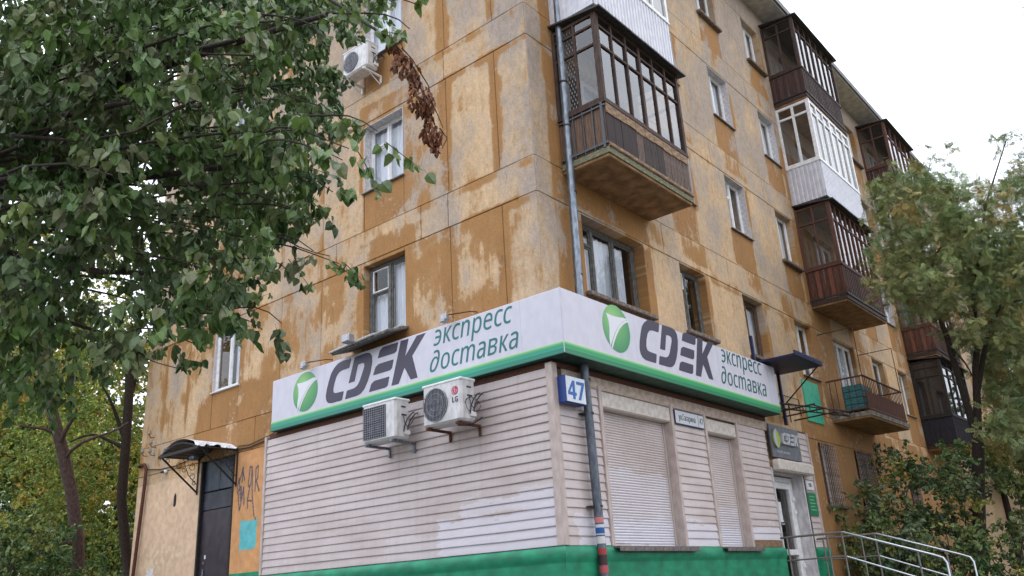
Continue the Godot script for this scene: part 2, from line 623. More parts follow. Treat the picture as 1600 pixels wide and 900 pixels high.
	if kind == "ledge":
		sl.cbox(Vector3(-0.07, -0.085, -0.05), Vector3(w + 0.07, -0.012, 0.1), 0.012)
		part("sill", sl, sill_mat(), n)
	elif kind == "thin":
		sl.cbox(Vector3(-0.03, -0.03, -d), Vector3(w + 0.03, -0.003, 0.05), 0.006)
		part("sill", sl, mottled("dull_tin", srgb(104, 98, 96), srgb(144, 138, 134), Vector3(2, 2, 2), 0.6, 0.2), n)
	elif kind == "white":
		sl.cbox(Vector3(-0.03, -0.028, -d), Vector3(w + 0.03, -0.003, 0.045), 0.006)
		part("sill", sl, pvc(), n)
	if k.get("bars", false):
		var step := 0.105
		for i in int(w / step):
			var bm := MB.new()
			bm.tube([Vector3(0.05 + i * step, -0.02, 0.035), Vector3(0.05 + i * step, h + 0.02, 0.035)], 0.008, 0.008, 6)
			part("security_bar", bm, mottled("peeling_white_bar", srgb(120, 104, 96), srgb(200, 190, 182), Vector3(9, 3, 9), 0.8), n)
		for y in [0.12, h * 0.5, h - 0.1]:
			var bm := MB.new()
			bm.box(Vector3(0, y - 0.012, 0.022), Vector3(w, y + 0.012, 0.03))
			part("cross_bar", bm, rusty(), n)
	return n


func put_window(parent: Node, f: Transform3D, s0: float, s1: float, y0: float, y1: float, k: Dictionary) -> Node3D:
	var n := make_window(s1 - s0, y1 - y0, k)
	n.transform = f * Transform3D(Basis(), Vector3(s0, y0, 0))
	parent.add_child(n, true)
	return n


func bar(b: MB, x0: float, x1: float, y0: float, y1: float, z0: float, z1: float) -> void:
	b.cbox(Vector3(x0, y0, z0), Vector3(x1, y1, z1), 0.006)


# a balcony on the long facade; the node stands on the wall's face at the left end of the slab's underside
func balcony(parent: Node, f: Transform3D, s0: float, s1: float, y: float, k: Dictionary) -> Node3D:
	var n := holder("balcony", parent, f * Transform3D(Basis(), Vector3(s0, y, 0)))
	var l := s1 - s0
	var d := 0.86
	var rail := 0.94
	var slab := MB.new()
	slab.cbox(Vector3(0, 0, 0), Vector3(l, 0.12, d), 0.012)
	part("slab", slab, mottled("ochre_slab_underside", srgb(128, 98, 70), srgb(168, 132, 94), Vector3(0.7, 0.7, 0.7), 0.95, 0.0, 0.4), n)
	var trim := MB.new()
	var tk := 0.006 if k.get("style", "wood") == "white" else 0.022
	trim.cbox(Vector3(-tk, 0.05, d), Vector3(l + tk, 0.15, d + tk), 0.002)
	trim.cbox(Vector3(-tk, 0.05, 0.01), Vector3(0, 0.15, d), 0.002)
	trim.cbox(Vector3(l, 0.05, 0.01), Vector3(l + tk, 0.15, d), 0.002)
	part("slab_edge", trim, k.get("edge", wood_dark()), n)
	var pm: Array = k.get("planks", [wood_red()])
	var style: String = k.get("style", "wood")
	var fm: Material = k.get("frame", wood_dark())
	if style == "wood":
		var pw: float = k.get("plank", 0.105)
		var cnt := int(l / pw)
		for i in cnt:
			var a := l * i / cnt
			var b := MB.new()
			var z := d - 0.005 + rng.randf() * 0.006
			b.cbox(Vector3(a + 0.003, 0.17 + rng.randf() * 0.015, z), Vector3(a + l / cnt - 0.003, rail - 0.03, z + 0.018), 0.004)
			part("plank", b, pm[rng.randi() % pm.size()], n)
		for side in 2:
			var x := 0.0 if side == 0 else l - 0.018
			var c2 := int(d / pw)
			for i in c2:
				var b := MB.new()
				b.cbox(Vector3(x, 0.17, d * i / c2 + 0.003), Vector3(x + 0.018, rail - 0.03, d * (i + 1) / c2 - 0.003), 0.004)
				part("plank", b, (k.get("side_planks", pm) as Array)[i % (k.get("side_planks", pm) as Array).size()], n)
		var r := MB.new()
		bar(r, -0.03, l + 0.03, rail - 0.03, rail + 0.03, d - 0.04, d + 0.04)
		bar(r, -0.03, 0.03, rail - 0.03, rail + 0.03, 0.0, d - 0.04)
		bar(r, l - 0.03, l + 0.03, rail - 0.03, rail + 0.03, 0.0, d - 0.04)
		part("hand_rail", r, fm, n)
		var bars := MB.new()
		for i in int(l / 0.13):
			bars.box(Vector3(0.06 + i * 0.13, 0.14, d + 0.03), Vector3(0.072 + i * 0.13, rail - 0.03, d + 0.042))
		for i in 6:
			bars.box(Vector3(-0.034, 0.14, 0.05 + i * 0.15), Vector3(-0.022, rail - 0.03, 0.062 + i * 0.15))
		bars.box(Vector3(-0.036, 0.16, d + 0.028), Vector3(l, 0.2, d + 0.046))
		bars.box(Vector3(-0.038, 0.16, 0.0), Vector3(-0.02, 0.2, d + 0.03))
		if k.get("bars", true):
			part("steel_railing", bars, k.get("bar_mat", metal_dark()), n)
	elif style == "white":
		for side in 3:
			var b := MB.new()
			var ln := l if side == 0 else d
			var cnt := int(ln / 0.1)
			for i in cnt:
				var a := ln * i / cnt
				var w2 := ln / cnt
				var pts := [[a, 0.0], [a + w2 * 0.32, 0.0], [a + w2 * 0.42, 0.014], [a + w2 * 0.9, 0.014], [a + w2, 0.0]]
				for q in 4:
					var p := func(e, yy): return Vector3(e[0], maxf(yy, -0.03), d + 0.01 + e[1]) if side == 0 else Vector3(-0.01 - e[1], maxf(yy, -0.03), e[0]) if side == 1 else Vector3(l + 0.01 + e[1], maxf(yy, -0.03), e[0])
					b.quad_out(p.call(pts[q], -0.06), p.call(pts[q + 1], -0.06), p.call(pts[q + 1], rail), p.call(pts[q], rail), Vector3(l / 2, 0.5, d / 2))
			part("corrugated_panel", b, mottled("white_corrugated_sheet", srgb(196, 196, 206), srgb(214, 214, 222), Vector3(0.8, 0.8, 0.8), 0.5, 0.1), n)
		var lt := MB.new()
		bar(lt, -0.04, l + 0.04, -0.09, -0.04, d - 0.03, d + 0.035)
		bar(lt, -0.04, 0.0, -0.09, -0.04, 0.0, d - 0.03)
		bar(lt, l, l + 0.04, -0.09, -0.04, 0.0, d - 0.03)
		part("bottom_trim", lt, mottled("dark_tin_roof", srgb(52, 50, 52), srgb(84, 80, 80), Vector3(2, 2, 2), 0.7, 0.2), n)
		var r := MB.new()
		bar(r, -0.04, l + 0.04, rail, rail + 0.05, d - 0.05, d + 0.04)
		bar(r, -0.04, 0.03, rail, rail + 0.05, 0.0, d - 0.05)
		bar(r, l - 0.03, l + 0.04, rail, rail + 0.05, 0.0, d - 0.05)
		part("hand_rail", r, pvc(), n)
	else:
		for i in int(l / 0.12) + 1:
			var b := MB.new()
			b.box(Vector3(minf(i * 0.12, l - 0.014), 0.12, d - 0.03), Vector3(minf(i * 0.12 + 0.014, l), rail, d - 0.016))
			part("railing_bar", b, rusty(), n)
		for i in int(l / 0.075):
			var b := MB.new()
			b.cbox(Vector3(i * 0.075 + 0.01, 0.13, d - 0.014), Vector3(i * 0.075 + 0.052, 0.6 + 0.02 * (i % 3), d - 0.002), 0.003)
			part("slat", b, wood_red() if i % 3 else rusty(), n)
		for i in 6:
			var b := MB.new()
			b.box(Vector3(0.0, 0.12, 0.06 + i * 0.14), Vector3(0.014, rail, 0.074 + i * 0.14))
			part("railing_bar", b, rusty(), n)
		var r := MB.new()
		for yy in [0.2, rail]:
			bar(r, -0.015, l + 0.015, yy, yy + 0.035, d - 0.045, d)
			bar(r, -0.015, 0.03, yy, yy + 0.035, 0.0, d - 0.045)
			bar(r, l - 0.03, l + 0.015, yy, yy + 0.035, 0.0, d - 0.045)
		part("hand_rail", r, wood_red(), n)
		var ln := MB.new()
		for xx in [0.0, l]:
			ln.tube([Vector3(xx, 0.9, d - 0.03), Vector3(xx, 2.1, d - 0.03), Vector3(xx, 2.1, 0)], 0.012, 0.012, 6)
		part("drying_frame", ln, rusty(), n)
		var bx := MB.new()
		for q in 4:
			bx.cbox(Vector3(0.06, 0.2 + q * 0.15, 0.3 + 0.006 * (q % 2)), Vector3(0.75, 0.343 + q * 0.15, 0.75), 0.01)
		part("storage_box", bx, mottled("teal_painted_boards", srgb(38, 92, 98), srgb(62, 126, 130), Vector3(1, 6, 1), 0.7), n)
	if k.get("glazed", true) and style != "open":
		var g0 := rail + (0.05 if style == "white" else 0.03)
		var top: float = k.get("top", 2.66)
		var cols: int = k.get("cols", 6)
		var pw: float = 0.07 if style == "white" else 0.05
		var rows: Array = k.get("rows", [0.0, 0.7, 0.86, 1.0])
		var z0 := d - 0.035
		var z1 := d + 0.02
		for e in [[-0.03, 0.045, z0 - 0.03, z1 + 0.01], [l - 0.045, l + 0.03, z0 - 0.03, z1 + 0.01], [-0.025, 0.035, 0.0, 0.06], [l - 0.035, l + 0.025, 0.0, 0.06]]:
			var fp := MB.new()
			bar(fp, e[0], e[1], g0, top, e[2], e[3])
			part("post", fp, fm, n)
		for i in range(1, cols):
			var x := l * i / cols
			var pb := MB.new()
			var w2 := pw * (1.35 if i == cols / 2 else 0.8)
			bar(pb, x - w2 / 2, x + w2 / 2, g0, top - 0.001, z0, z1)
			part("mullion", pb, fm, n)
		for ri in rows.size():
			var yy: float = g0 + (top - g0) * rows[ri]
			var rb := MB.new()
			var t2 := pw * (0.9 if ri > 0 and ri < rows.size() - 1 else 1.1)
			var ya: float = clampf(yy - t2 / 2, g0, top - t2)
			bar(rb, 0.0, l, ya, ya + t2, z0 + 0.004, z1 - 0.006)
			bar(rb, -0.02, 0.03, ya + 0.001, ya + t2 - 0.001, 0.05, z0)
			bar(rb, l - 0.03, l + 0.02, ya + 0.001, ya + t2 - 0.001, 0.05, z0)
			part("glazing_bar", rb, fm, n)
		for i in [1]:
			var sb := MB.new()
			bar(sb, -0.016, 0.026, g0, top, d * 0.5 - pw / 2, d * 0.5 + pw / 2)
			bar(sb, l - 0.026, l + 0.016, g0, top, d * 0.5 - pw / 2, d * 0.5 + pw / 2)
			part("mullion", sb, fm, n)
		for i in cols:
			for ri in rows.size() - 1:
				var g := MB.new()
				var zz := d - 0.012 + rng.randf_range(-0.003, 0.003)
				var tilt := rng.randf_range(-0.004, 0.004)
				g.quad(Vector3(l * i / cols, g0 + (top - g0) * rows[ri], zz), Vector3(l * (i + 1) / cols, g0 + (top - g0) * rows[ri], zz + tilt), Vector3(l * (i + 1) / cols, g0 + (top - g0) * rows[ri + 1], zz), Vector3(l * i / cols, g0 + (top - g0) * rows[ri + 1], zz - tilt))
				part("pane", g, dusty_pane(), n)
		for xx in [0.004, l - 0.004]:
			for half in 2:
				var g := MB.new()
				g.quad(Vector3(xx, g0, d * 0.5 * half), Vector3(xx, g0, d * 0.5 * (half + 1)), Vector3(xx, top, d * 0.5 * (half + 1)), Vector3(xx, top, d * 0.5 * half))
				part("pane", g, dusty_pane(), n)
		if k.get("roof", true):
			var rf := MB.new()
			var o := Vector3(l / 2, top + 0.02, 0.4)
			for strip in 6:
				var xa := -0.1 + (l + 0.2) * strip / 6.0
				var xb := -0.1 + (l + 0.2) * (strip + 1) / 6.0 + 0.02
				var h := 0.004 * (strip % 2)
				var p := [Vector3(xa, top + 0.12 + h, 0), Vector3(xb, top + 0.12 + h, 0), Vector3(xb, top + 0.005 + h, d + 0.16), Vector3(xa, top + 0.005 + h, d + 0.16)]
				rf.quad_out(p[0], p[1], p[2], p[3], o - Vector3(0, 1, 0))
				var dn := Vector3(0, -0.03, 0)
				rf.quad_out(p[0] + dn, p[1] + dn, p[2] + dn, p[3] + dn, o + Vector3(0, 1, 0))
				rf.quad_out(p[2], p[3], p[3] + dn, p[2] + dn, Vector3(l / 2, 0, 0))
				rf.quad_out(p[0], p[3], p[3] + dn, p[0] + dn, Vector3(l / 2, top, 0.4))
				rf.quad_out(p[1], p[2], p[2] + dn, p[1] + dn, Vector3(l / 2, top, 0.4))
			part("roof", rf, mottled("dark_tin_roof", srgb(52, 50, 52), srgb(84, 80, 80), Vector3(2, 2, 2), 0.7, 0.2), n)
	return n


# lap siding from s0 to s1, a plank in each course
func siding(parent: Node, f: Transform3D, uv: Vector4, m: Material, s0: float, s1: float, y0: float, y1: float, base: float, pitch := 0.12, jointed := false) -> void:
	var cnt := int(round((y1 - y0) / pitch))
	var h := (y1 - y0) / cnt
	for i in cnt:
		var a := y0 + h * i
		var ends := [s0, s1]
		if jointed:
			ends = [s0, [-2.7, -3.66, -1.9][(i / 2) % 3], s1]
		for e in ends.size() - 1:
			var b := MB.new()
			b.uvm = uv
			var wob := rng.randf_range(-0.003, 0.003)
			var lap := 0.002 * e
			var prof := [Vector2(a + h + 0.004, base - 0.002), Vector2(a + 0.012, base + 0.015 + wob + lap), Vector2(a + 0.003, base + 0.014 + wob + lap), Vector2(a, base + 0.01 + wob), Vector2(a + 0.003, base - 0.006)]
			var x0: float = ends[e]
			var x1: float = ends[e + 1] + (0.02 if e < ends.size() - 2 else 0.0)
			var steps := maxi(1, int((x1 - x0) / 0.8))
			var sag := rng.randf_range(-0.0035, 0.0035)
			b.smooth = true
			for t in steps:
				var xa := lerpf(x0, x1, float(t) / steps)
				var xb := lerpf(x0, x1, float(t + 1) / steps)
				var da := sag * sin(PI * t / steps) + 0.002 * sin(xa * 3.0 + i)
				var db := sag * sin(PI * (t + 1.0) / steps) + 0.002 * sin(xb * 3.0 + i)
				for q in prof.size() - 1:
					var p0: Vector2 = prof[q]
					var p1: Vector2 = prof[q + 1]
					b.quad(Vector3(xa, p1.x + da, p1.y), Vector3(xb, p1.x + db, p1.y), Vector3(xb, p0.x + db, p0.y), Vector3(xa, p0.x + da, p0.y))
			b.smooth = false
			part("siding_plank", b, m, parent, f)


func roller_shutter(parent: Node, f: Transform3D, s0: float, s1: float, y0: float, y1: float, base: float, m: Material, uv: Vector4) -> void:
	var n := holder("roller_shutter", parent, f)
	var back := base - 0.16
	var bx := MB.new()
	bx.cbox(Vector3(s0, y1 - 0.24, back - 0.02), Vector3(s1, y1, base + 0.012), 0.02)
	part("shutter_box", bx, mottled("beige_shutter_box", srgb(188, 178, 170), srgb(212, 202, 194), Vector3(1.5, 1.5, 1.5), 0.5), n)
	var gd := MB.new()
	gd.cbox(Vector3(s0, y0, back), Vector3(s0 + 0.05, y1 - 0.24, back + 0.05), 0.006)
	gd.cbox(Vector3(s1 - 0.05, y0, back), Vector3(s1, y1 - 0.24, back + 0.05), 0.006)
	part("guide_rail", gd, mat("beige_rail", srgb(178, 166, 160), 0.5), n)
	var rv := MB.new()
	rv.box(Vector3(s0 - 0.02, y0, back - 0.02), Vector3(s0, y1, base + 0.029))
	part("reveal", rv, mottled("beige_trim", srgb(176, 160, 154), srgb(198, 182, 176), Vector3(1.5, 0.7, 1.5), 0.6), n)
	rv = MB.new()
	rv.box(Vector3(s1, y0, back - 0.02), Vector3(s1 + 0.02, y1, base + 0.03))
	var beige := mottled("beige_trim", srgb(176, 160, 154), srgb(198, 182, 176), Vector3(1.5, 0.7, 1.5), 0.6)
	part("reveal", rv, beige, n)
	rv = MB.new()
	rv.cbox(Vector3(s0 - 0.075, y0, base - 0.01), Vector3(s0 - 0.02, y1 + 0.06, base + 0.032), 0.006)
	part("edge_trim", rv, beige, n)
	rv = MB.new()
	rv.cbox(Vector3(s1 + 0.02, y0, base - 0.01), Vector3(s1 + 0.075, y1 + 0.06, base + 0.032), 0.006)
	part("edge_trim", rv, beige, n)
	var pitch := 0.0385
	var cnt := int((y1 - 0.24 - y0) / pitch)
	for i in cnt:
		var b := MB.new()
		b.uvm = uv
		b.smooth = true
		var a := y0 + 0.004 + pitch * i
		var last := Vector2(a, 0.0)
		for q in range(1, 5):
			var t := q / 4.0
			var cur := Vector2(a + (pitch - 0.003) * t, 0.009 * sin(PI * t))
			b.quad(Vector3(s0 + 0.045, last.x, back + 0.02 + last.y), Vector3(s1 - 0.045, last.x, back + 0.02 + last.y), Vector3(s1 - 0.045, cur.x, back + 0.02 + cur.y), Vector3(s0 + 0.045, cur.x, back + 0.02 + cur.y))
			last = cur
		part("slat", b, m, n)
	var bk := MB.new()
	bk.box(Vector3(s0, y0, back - 0.03), Vector3(s1, y1, back - 0.005))
	part("back_sheet", bk, mat("shadow_gap_sheet", srgb(96, 90, 88), 0.8), n)
	var sl := MB.new()
	sl.cbox(Vector3(s0 - 0.1, y0 - 0.035, back), Vector3(s1 + 0.16, y0 - 0.002, base + 0.16), 0.006)
	sl.cbox(Vector3(s0 - 0.1, y0 - 0.075, base + 0.15), Vector3(s1 + 0.16, y0 - 0.004, base + 0.164), 0.004)
	part("sill", sl, mottled("dark_tin_sill", srgb(92, 84, 84), srgb(128, 118, 116), Vector3(2, 2, 2), 0.5, 0.3), n)


# ------------------------------------------------------------------ lettering and logo, in metres from the ball's left edge
func poly(a: Array) -> PackedVector2Array:
	var p := PackedVector2Array()
	for i in range(0, a.size(), 2):
		p.append(Vector2(a[i], a[i + 1]))
	return p


# round the corners of a polygon a little
func rounded(p: PackedVector2Array, r: float) -> PackedVector2Array:
	var out := PackedVector2Array()
	for i in p.size():
		var a := p[(i + p.size() - 1) % p.size()]
		var b := p[i]
		var c := p[(i + 1) % p.size()]
		var ra := minf(r, a.distance_to(b) * 0.45)
		var rc := minf(r, c.distance_to(b) * 0.45)
		var p0 := b + (a - b).normalized() * ra
		var p1 := b + (c - b).normalized() * rc
		for t in [0.0, 0.35, 0.65, 1.0]:
			out.append(p0.lerp(b, t).lerp(b.lerp(p1, t), t))
	return out


func logo_letters() -> Array:
	var c := poly([1.56, .66, 1.33, .665, 1.22, .645, 1.12, .59, 1.04, .51, .98, .39, .93, .26, .905, .15, .92, .07, .97, .02, 1.05, 0, 1.33, 0, 1.375, .145, 1.17, .15, 1.115, .165, 1.10, .22, 1.13, .33, 1.18, .43, 1.24, .485, 1.32, .505, 1.51, .51])
	var d := poly([1.645, .66, 1.93, .668, 2.02, .65, 2.075, .59, 2.08, .49, 2.04, .33, 1.97, .19, 1.89, .08, 1.80, .02, 1.70, .003, 1.41, 0, 1.455, .135, 1.64, .142, 1.715, .17, 1.77, .23, 1.83, .34, 1.885, .45, 1.885, .505, 1.83, .52, 1.73, .515, 1.645, .255, 1.495, .25])
	var out := [rounded(c, 0.02), rounded(d, 0.015)]
	for o in [[0.0, 0.0], [.1, .255], [.21, .51]]:
		out.append(rounded(poly([2.0 + o[0], .005 + o[1], 2.055 + o[0], .125 + o[1], 2.13 + o[0], .165 + o[1], 2.485 + o[0], .165 + o[1], 2.445 + o[0], .03 + o[1], 2.40 + o[0], .005 + o[1]]), 0.012))
	out.append(poly([2.755, .68, 2.93, .675, 2.845, .405, 3.115, .68, 3.31, .68, 3.005, .385, 3.115, .02, 2.965, .018, 2.83, .235, 2.695, .005, 2.53, .005]))
	return out


func logo(parent: Node, xf: Transform3D, grow: float) -> void:
	var b := MB.new()
	b.uvm = Vector4(-0.005, 0.69, -0.01, 0.69)
	var c := PackedVector2Array()
	for i in 40:
		c.append(Vector2(.34 + .342 * cos(TAU * i / 40), .335 + .345 * sin(TAU * i / 40)))
	b.prism(c, 0.0, 0.003)
	if not mats.has("logo_ball_green"):
		var g := Gradient.new()
		g.set_color(0, srgb(150, 200, 120))
		g.set_color(1, srgb(28, 118, 78))
		var t := GradientTexture2D.new()
		t.gradient = g
		t.fill = GradientTexture2D.FILL_RADIAL
		t.fill_from = Vector2(0.38, 0.3)
		t.fill_to = Vector2(1.02, 0.95)
		t.width = 256
		t.height = 256
		var m := mat("logo_ball_green", Color.WHITE, 0.4)
		m.albedo_texture = t
	var sc := Transform3D(Basis().scaled(Vector3(grow, grow, 1)), Vector3())
	part("logo_ball", b, mats["logo_ball_green"], parent, xf * sc)
	var w := MB.new()
	w.prism(poly([.105, .52, .24, .505, .40, .515, .54, .535, .645, .53, .50, .46, .38, .37, .28, .26, .2, .14, .135, .035, .13, .16, .155, .3, .15, .41]), 0.0, 0.006)
	w.prism(poly([.672, .49, .60, .472, .51, .42, .41, .34, .31, .22, .23, .10, .185, .018, .165, .035, .215, .14, .295, .26, .39, .37, .5, .455, .60, .505, .665, .515]), 0.0, 0.006)
	part("logo_arrow", w, mat("sign_white_print", srgb(222, 222, 230), 0.4), parent, xf * sc)
	for p in logo_letters():
		var l := MB.new()
		l.prism(p, 0.0, 0.003)
		part("letter", l, mat("sign_dark_letters", srgb(60, 54, 76), 0.45), parent, xf * sc)


# ------------------------------------------------------------------ foliage
func leaf_mesh(l: float, w: float, fold: float) -> ArrayMesh:      # a heart to rhomb shaped leaf hanging along -y, folded on its midrib
	var b := MB.new()
	var mid := [Vector3(0, 0, 0), Vector3(0, -l * 0.33, -fold * 0.3), Vector3(0, -l * 0.7, -fold * 0.1), Vector3(0, -l, fold * 0.8)]
	for s in [-1.0, 1.0]:
		var e1 := Vector3(s * w * 0.42, -l * 0.06, fold * 0.5)
		var e2 := Vector3(s * w * 0.5, -l * 0.36, fold)
		var e3 := Vector3(s * w * 0.27, -l * 0.72, fold * 0.8)
		b.tri(mid[0], e1, mid[1])
		b.tri(e1, e2, mid[1])
		b.tri(mid[1], e2, e3)
		b.tri(mid[1], e3, mid[2])
		b.tri(mid[2], e3, mid[3])
	b.quad(Vector3(-0.0012, l * 0.55, 0.004), Vector3(0.0012, l * 0.55, 0.004), Vector3(0.0012, 0, 0), Vector3(-0.0012, 0, 0))
	return b.mesh()


func pinnate_mesh(l: float, pairs: int, lw: float) -> ArrayMesh:   # a compound leaf along -y
	var b := MB.new()
	b.quad(Vector3(-0.002, 0, 0), Vector3(0.002, 0, 0), Vector3(0.002, -l, -l * 0.12), Vector3(-0.002, -l, -l * 0.12))
	for i in pairs:
		var t := (i + 0.8) / pairs
		var o := Vector3(0, -l * t, -l * 0.12 * t * t)
		for s in [-1.0, 1.0]:
			var tip := o + Vector3(s * lw * (1.05 - 0.25 * absf(t - 0.5)), -lw * 0.45, -lw * 0.15)
			var m := (o + tip) * 0.5
			var side := Vector3(s * 0.1, 0.22, 0.03) * lw
			b.tri(o, m + side * 0.6, tip)
			b.tri(o, tip, m - side)
	var e := Vector3(0, -l, -l * 0.12)
	b.tri(e, e + Vector3(lw * 0.2, -lw * 0.5, 0), e + Vector3(0, -lw, -0.01))
	b.tri(e, e + Vector3(0, -lw, -0.01), e + Vector3(-lw * 0.2, -lw * 0.5, 0))
	return b.mesh()


func leaf_material() -> StandardMaterial3D:
	if not mats.has("leaf"):
		var m := mat("leaf", Color.WHITE, 0.5)
		m.metallic_specular = 0.4
		m.vertex_color_use_as_albedo = true
		m.backlight_enabled = true
		m.backlight = Color(0.3, 0.36, 0.09)
	return mats["leaf"]


func scatter(parent: Node, called: String, mesh: Mesh, where: Array, tint: Array, m: Material) -> void:
	var mm := MultiMesh.new()
	mm.transform_format = MultiMesh.TRANSFORM_3D
	mm.use_colors = true
	mm.mesh = mesh
	mm.instance_count = where.size()
	for i in where.size():
		mm.set_instance_transform(i, where[i])
		mm.set_instance_color(i, tint[i])
	var o := MultiMeshInstance3D.new()
	o.name = called
	o.multimesh = mm
	o.material_override = m
	stuff(o)
	parent.add_child(o, true)


func rand_dir() -> Vector3:
	while true:
		var v := Vector3(rng.randf_range(-1, 1), rng.randf_range(-1, 1), rng.randf_range(-1, 1))
		if v.length() > 0.1 and v.length() < 1.0:
			return v.normalized()
	return Vector3.UP


func hang(p: Vector3, size: float, droop: float) -> Transform3D:      # a leaf transform, its tip drawn down by droop
	var y := -(rand_dir() * (1.0 - droop) + Vector3(0, -droop, 0)).normalized()
	var z := rand_dir()
	z = (z - y * z.dot(y)).normalized()
	var x := y.cross(z)
	return Transform3D(Basis(x * size, y * size, z * size), p)


func inside(p: Vector2, shape: PackedVector2Array) -> bool:
	return Geometry2D.is_point_in_polygon(p, shape)


# ------------------------------------------------------------------ free-standing and mounted things
func air_conditioner(called_label: String, s0: float, s1: float, y0: float, y1: float, z0: float, z1: float, f: Transform3D, k: Dictionary) -> void:
	var t := thing("air_conditioner", called_label, "air conditioner", f * Transform3D(Basis(), Vector3(s0, y0, z0)), "outdoor air conditioner units on the end wall")
	var w := s1 - s0
	var h := y1 - y0
	var d := z1 - z0
	var body := MB.new()
	body.cbox(Vector3(0, 0, 0), Vector3(w, h, d), 0.03)
	part("casing", body, mottled("white_metal_casing", srgb(196, 194, 196), srgb(222, 220, 222), Vector3(1.6, 1.0, 1.6), 0.45), t)
	var lid := MB.new()
	lid.cbox(Vector3(-0.008, h - 0.03, -0.006), Vector3(w + 0.008, h + 0.012, d + 0.008), 0.012)
	part("lid", lid, pvc(), t)
	var r: float = k.get("r", h * 0.4)
	var c := Vector2(k.get("cx", w * 0.36), h * 0.48)
	var well := MB.new()
	if k.get("square", false):
		well.cbox(Vector3(0.025, 0.05, d), Vector3(c.x * 2 - 0.02, h - 0.06, d + 0.004), 0.002)
	else:
		var disc := PackedVector2Array()
		for i in 32:
			disc.append(c + Vector2(cos(TAU * i / 32), sin(TAU * i / 32)) * r)
		well.prism(disc, d, d + 0.004)
	part("fan_opening", well, mat("dark_fan_well", srgb(54, 56, 66), 0.7), t)
	var blades := MB.new()
	for i in 4:
		var a := TAU * i / 4 + 0.4
		var a2 := a + 0.95
		blades.quad(Vector3(c.x + cos(a) * 0.04, c.y + sin(a) * 0.04, d + 0.006), Vector3(c.x + cos(a) * r * 0.86, c.y + sin(a) * r * 0.86, d + 0.006), Vector3(c.x + cos(a2) * r * 0.86, c.y + sin(a2) * r * 0.86, d + 0.012), Vector3(c.x + cos(a2) * 0.04, c.y + sin(a2) * 0.04, d + 0.012))
	part("fan", blades, mat("grey_fan_blade", srgb(84, 86, 96), 0.5), t)
	var gr := MB.new()
	var wire := mat("grille_wire", srgb(150, 150, 158), 0.4, 0.2)
	if k.get("square", false):
		for i in 11:
			var x := 0.03 + (c.x * 2 - 0.055) * i / 10.0
			gr.box(Vector3(x - 0.0025, 0.05, d + 0.014), Vector3(x + 0.0025, h - 0.06, d + 0.019))
		for i in 15:
			var y := 0.055 + (h - 0.12) * i / 14.0
			gr.box(Vector3(0.025, y - 0.0025, d + 0.019), Vector3(c.x * 2 - 0.02, y + 0.0025, d + 0.024))
	else:
		for i in 17:
			var x := -r + 2 * r * (i + 0.5) / 17.0
			var hh := sqrt(r * r - x * x)
			gr.box(Vector3(c.x + x - 0.002, c.y - hh, d + 0.014), Vector3(c.x + x + 0.002, c.y + hh, d + 0.019))
		for q in [0.35, 0.68, 1.0]:
			var ring := []
			for i in 33:
				ring.append(Vector3(c.x + cos(TAU * i / 32) * r * q, c.y + sin(TAU * i / 32) * r * q, d + 0.02))
			gr.tube(ring, 0.005 if q > 0.9 else 0.0028, 0.005 if q > 0.9 else 0.0028, 6, false)
	part("grille", gr, wire, t)
	var hd := MB.new()
	hd.cbox(Vector3(w - 0.002, h * 0.78, d * 0.3), Vector3(w + 0.004, h * 0.82, d * 0.62), 0.002)
	hd.cbox(Vector3(w - 0.002, h * 0.58, d * 0.25), Vector3(w + 0.012, h * 0.615, d * 0.6), 0.004)
	part("side_handle", hd, mat("dark_slot", srgb(60, 60, 64), 0.6), t)
	var vp := MB.new()
	vp.cbox(Vector3(w, 0.06, 0.02), Vector3(w + 0.03, 0.13, 0.13), 0.006)
	part("valve_cover", vp, pvc(), t)
	for x in [w * 0.12, w * 0.88]:
		var br := MB.new()
		br.cbox(Vector3(x - 0.018, -0.05, -z0 + (0.1 if y1 < 6.0 else 0.0)), Vector3(x + 0.018, -0.012, d + 0.02), 0.004)
		br.cbox(Vector3(x - 0.018, -0.02, d * 0.7), Vector3(x + 0.018, 0.0, d * 0.95), 0.004)
		br.cbox(Vector3(x - 0.018, -0.17, -z0 + (0.1 if y1 < 6.0 else 0.0)), Vector3(x + 0.018, -0.05, -z0 + (0.13 if y1 < 6.0 else 0.03)), 0.004)
		if k.get("brace", false):
			br.tube([Vector3(x, -0.2, -z0 + 0.03), Vector3(x, -0.05, d * 0.6)], 0.014, 0.014, 4)
		part("bracket", br, k.get("bracket", rusty()), t)
	var cb := MB.new()
	cb.tube([Vector3(w + 0.008, h * 0.6, d * 0.45), Vector3(w + 0.025, h * 0.5, d * 0.5), Vector3(w + 0.03, h * 0.36, d * 0.45), Vector3(w + 0.028, h * 0.3, d * 0.25), Vector3(w + 0.025, h * 0.36, 0.02), Vector3(w + 0.01, h * 0.5, -0.06)], 0.006, 0.006, 6)
	for e in [0.07, 0.14]:
		cb.tube([Vector3(w + 0.02, 0.1, e), Vector3(w + 0.03, h * 0.3, e), Vector3(w + 0.03, h * 0.5, e - 0.06), Vector3(w + 0.02, h * 0.66, e - 0.16), Vector3(w - 0.03, h * 0.72, e - 0.26)], 0.009, 0.009, 6)
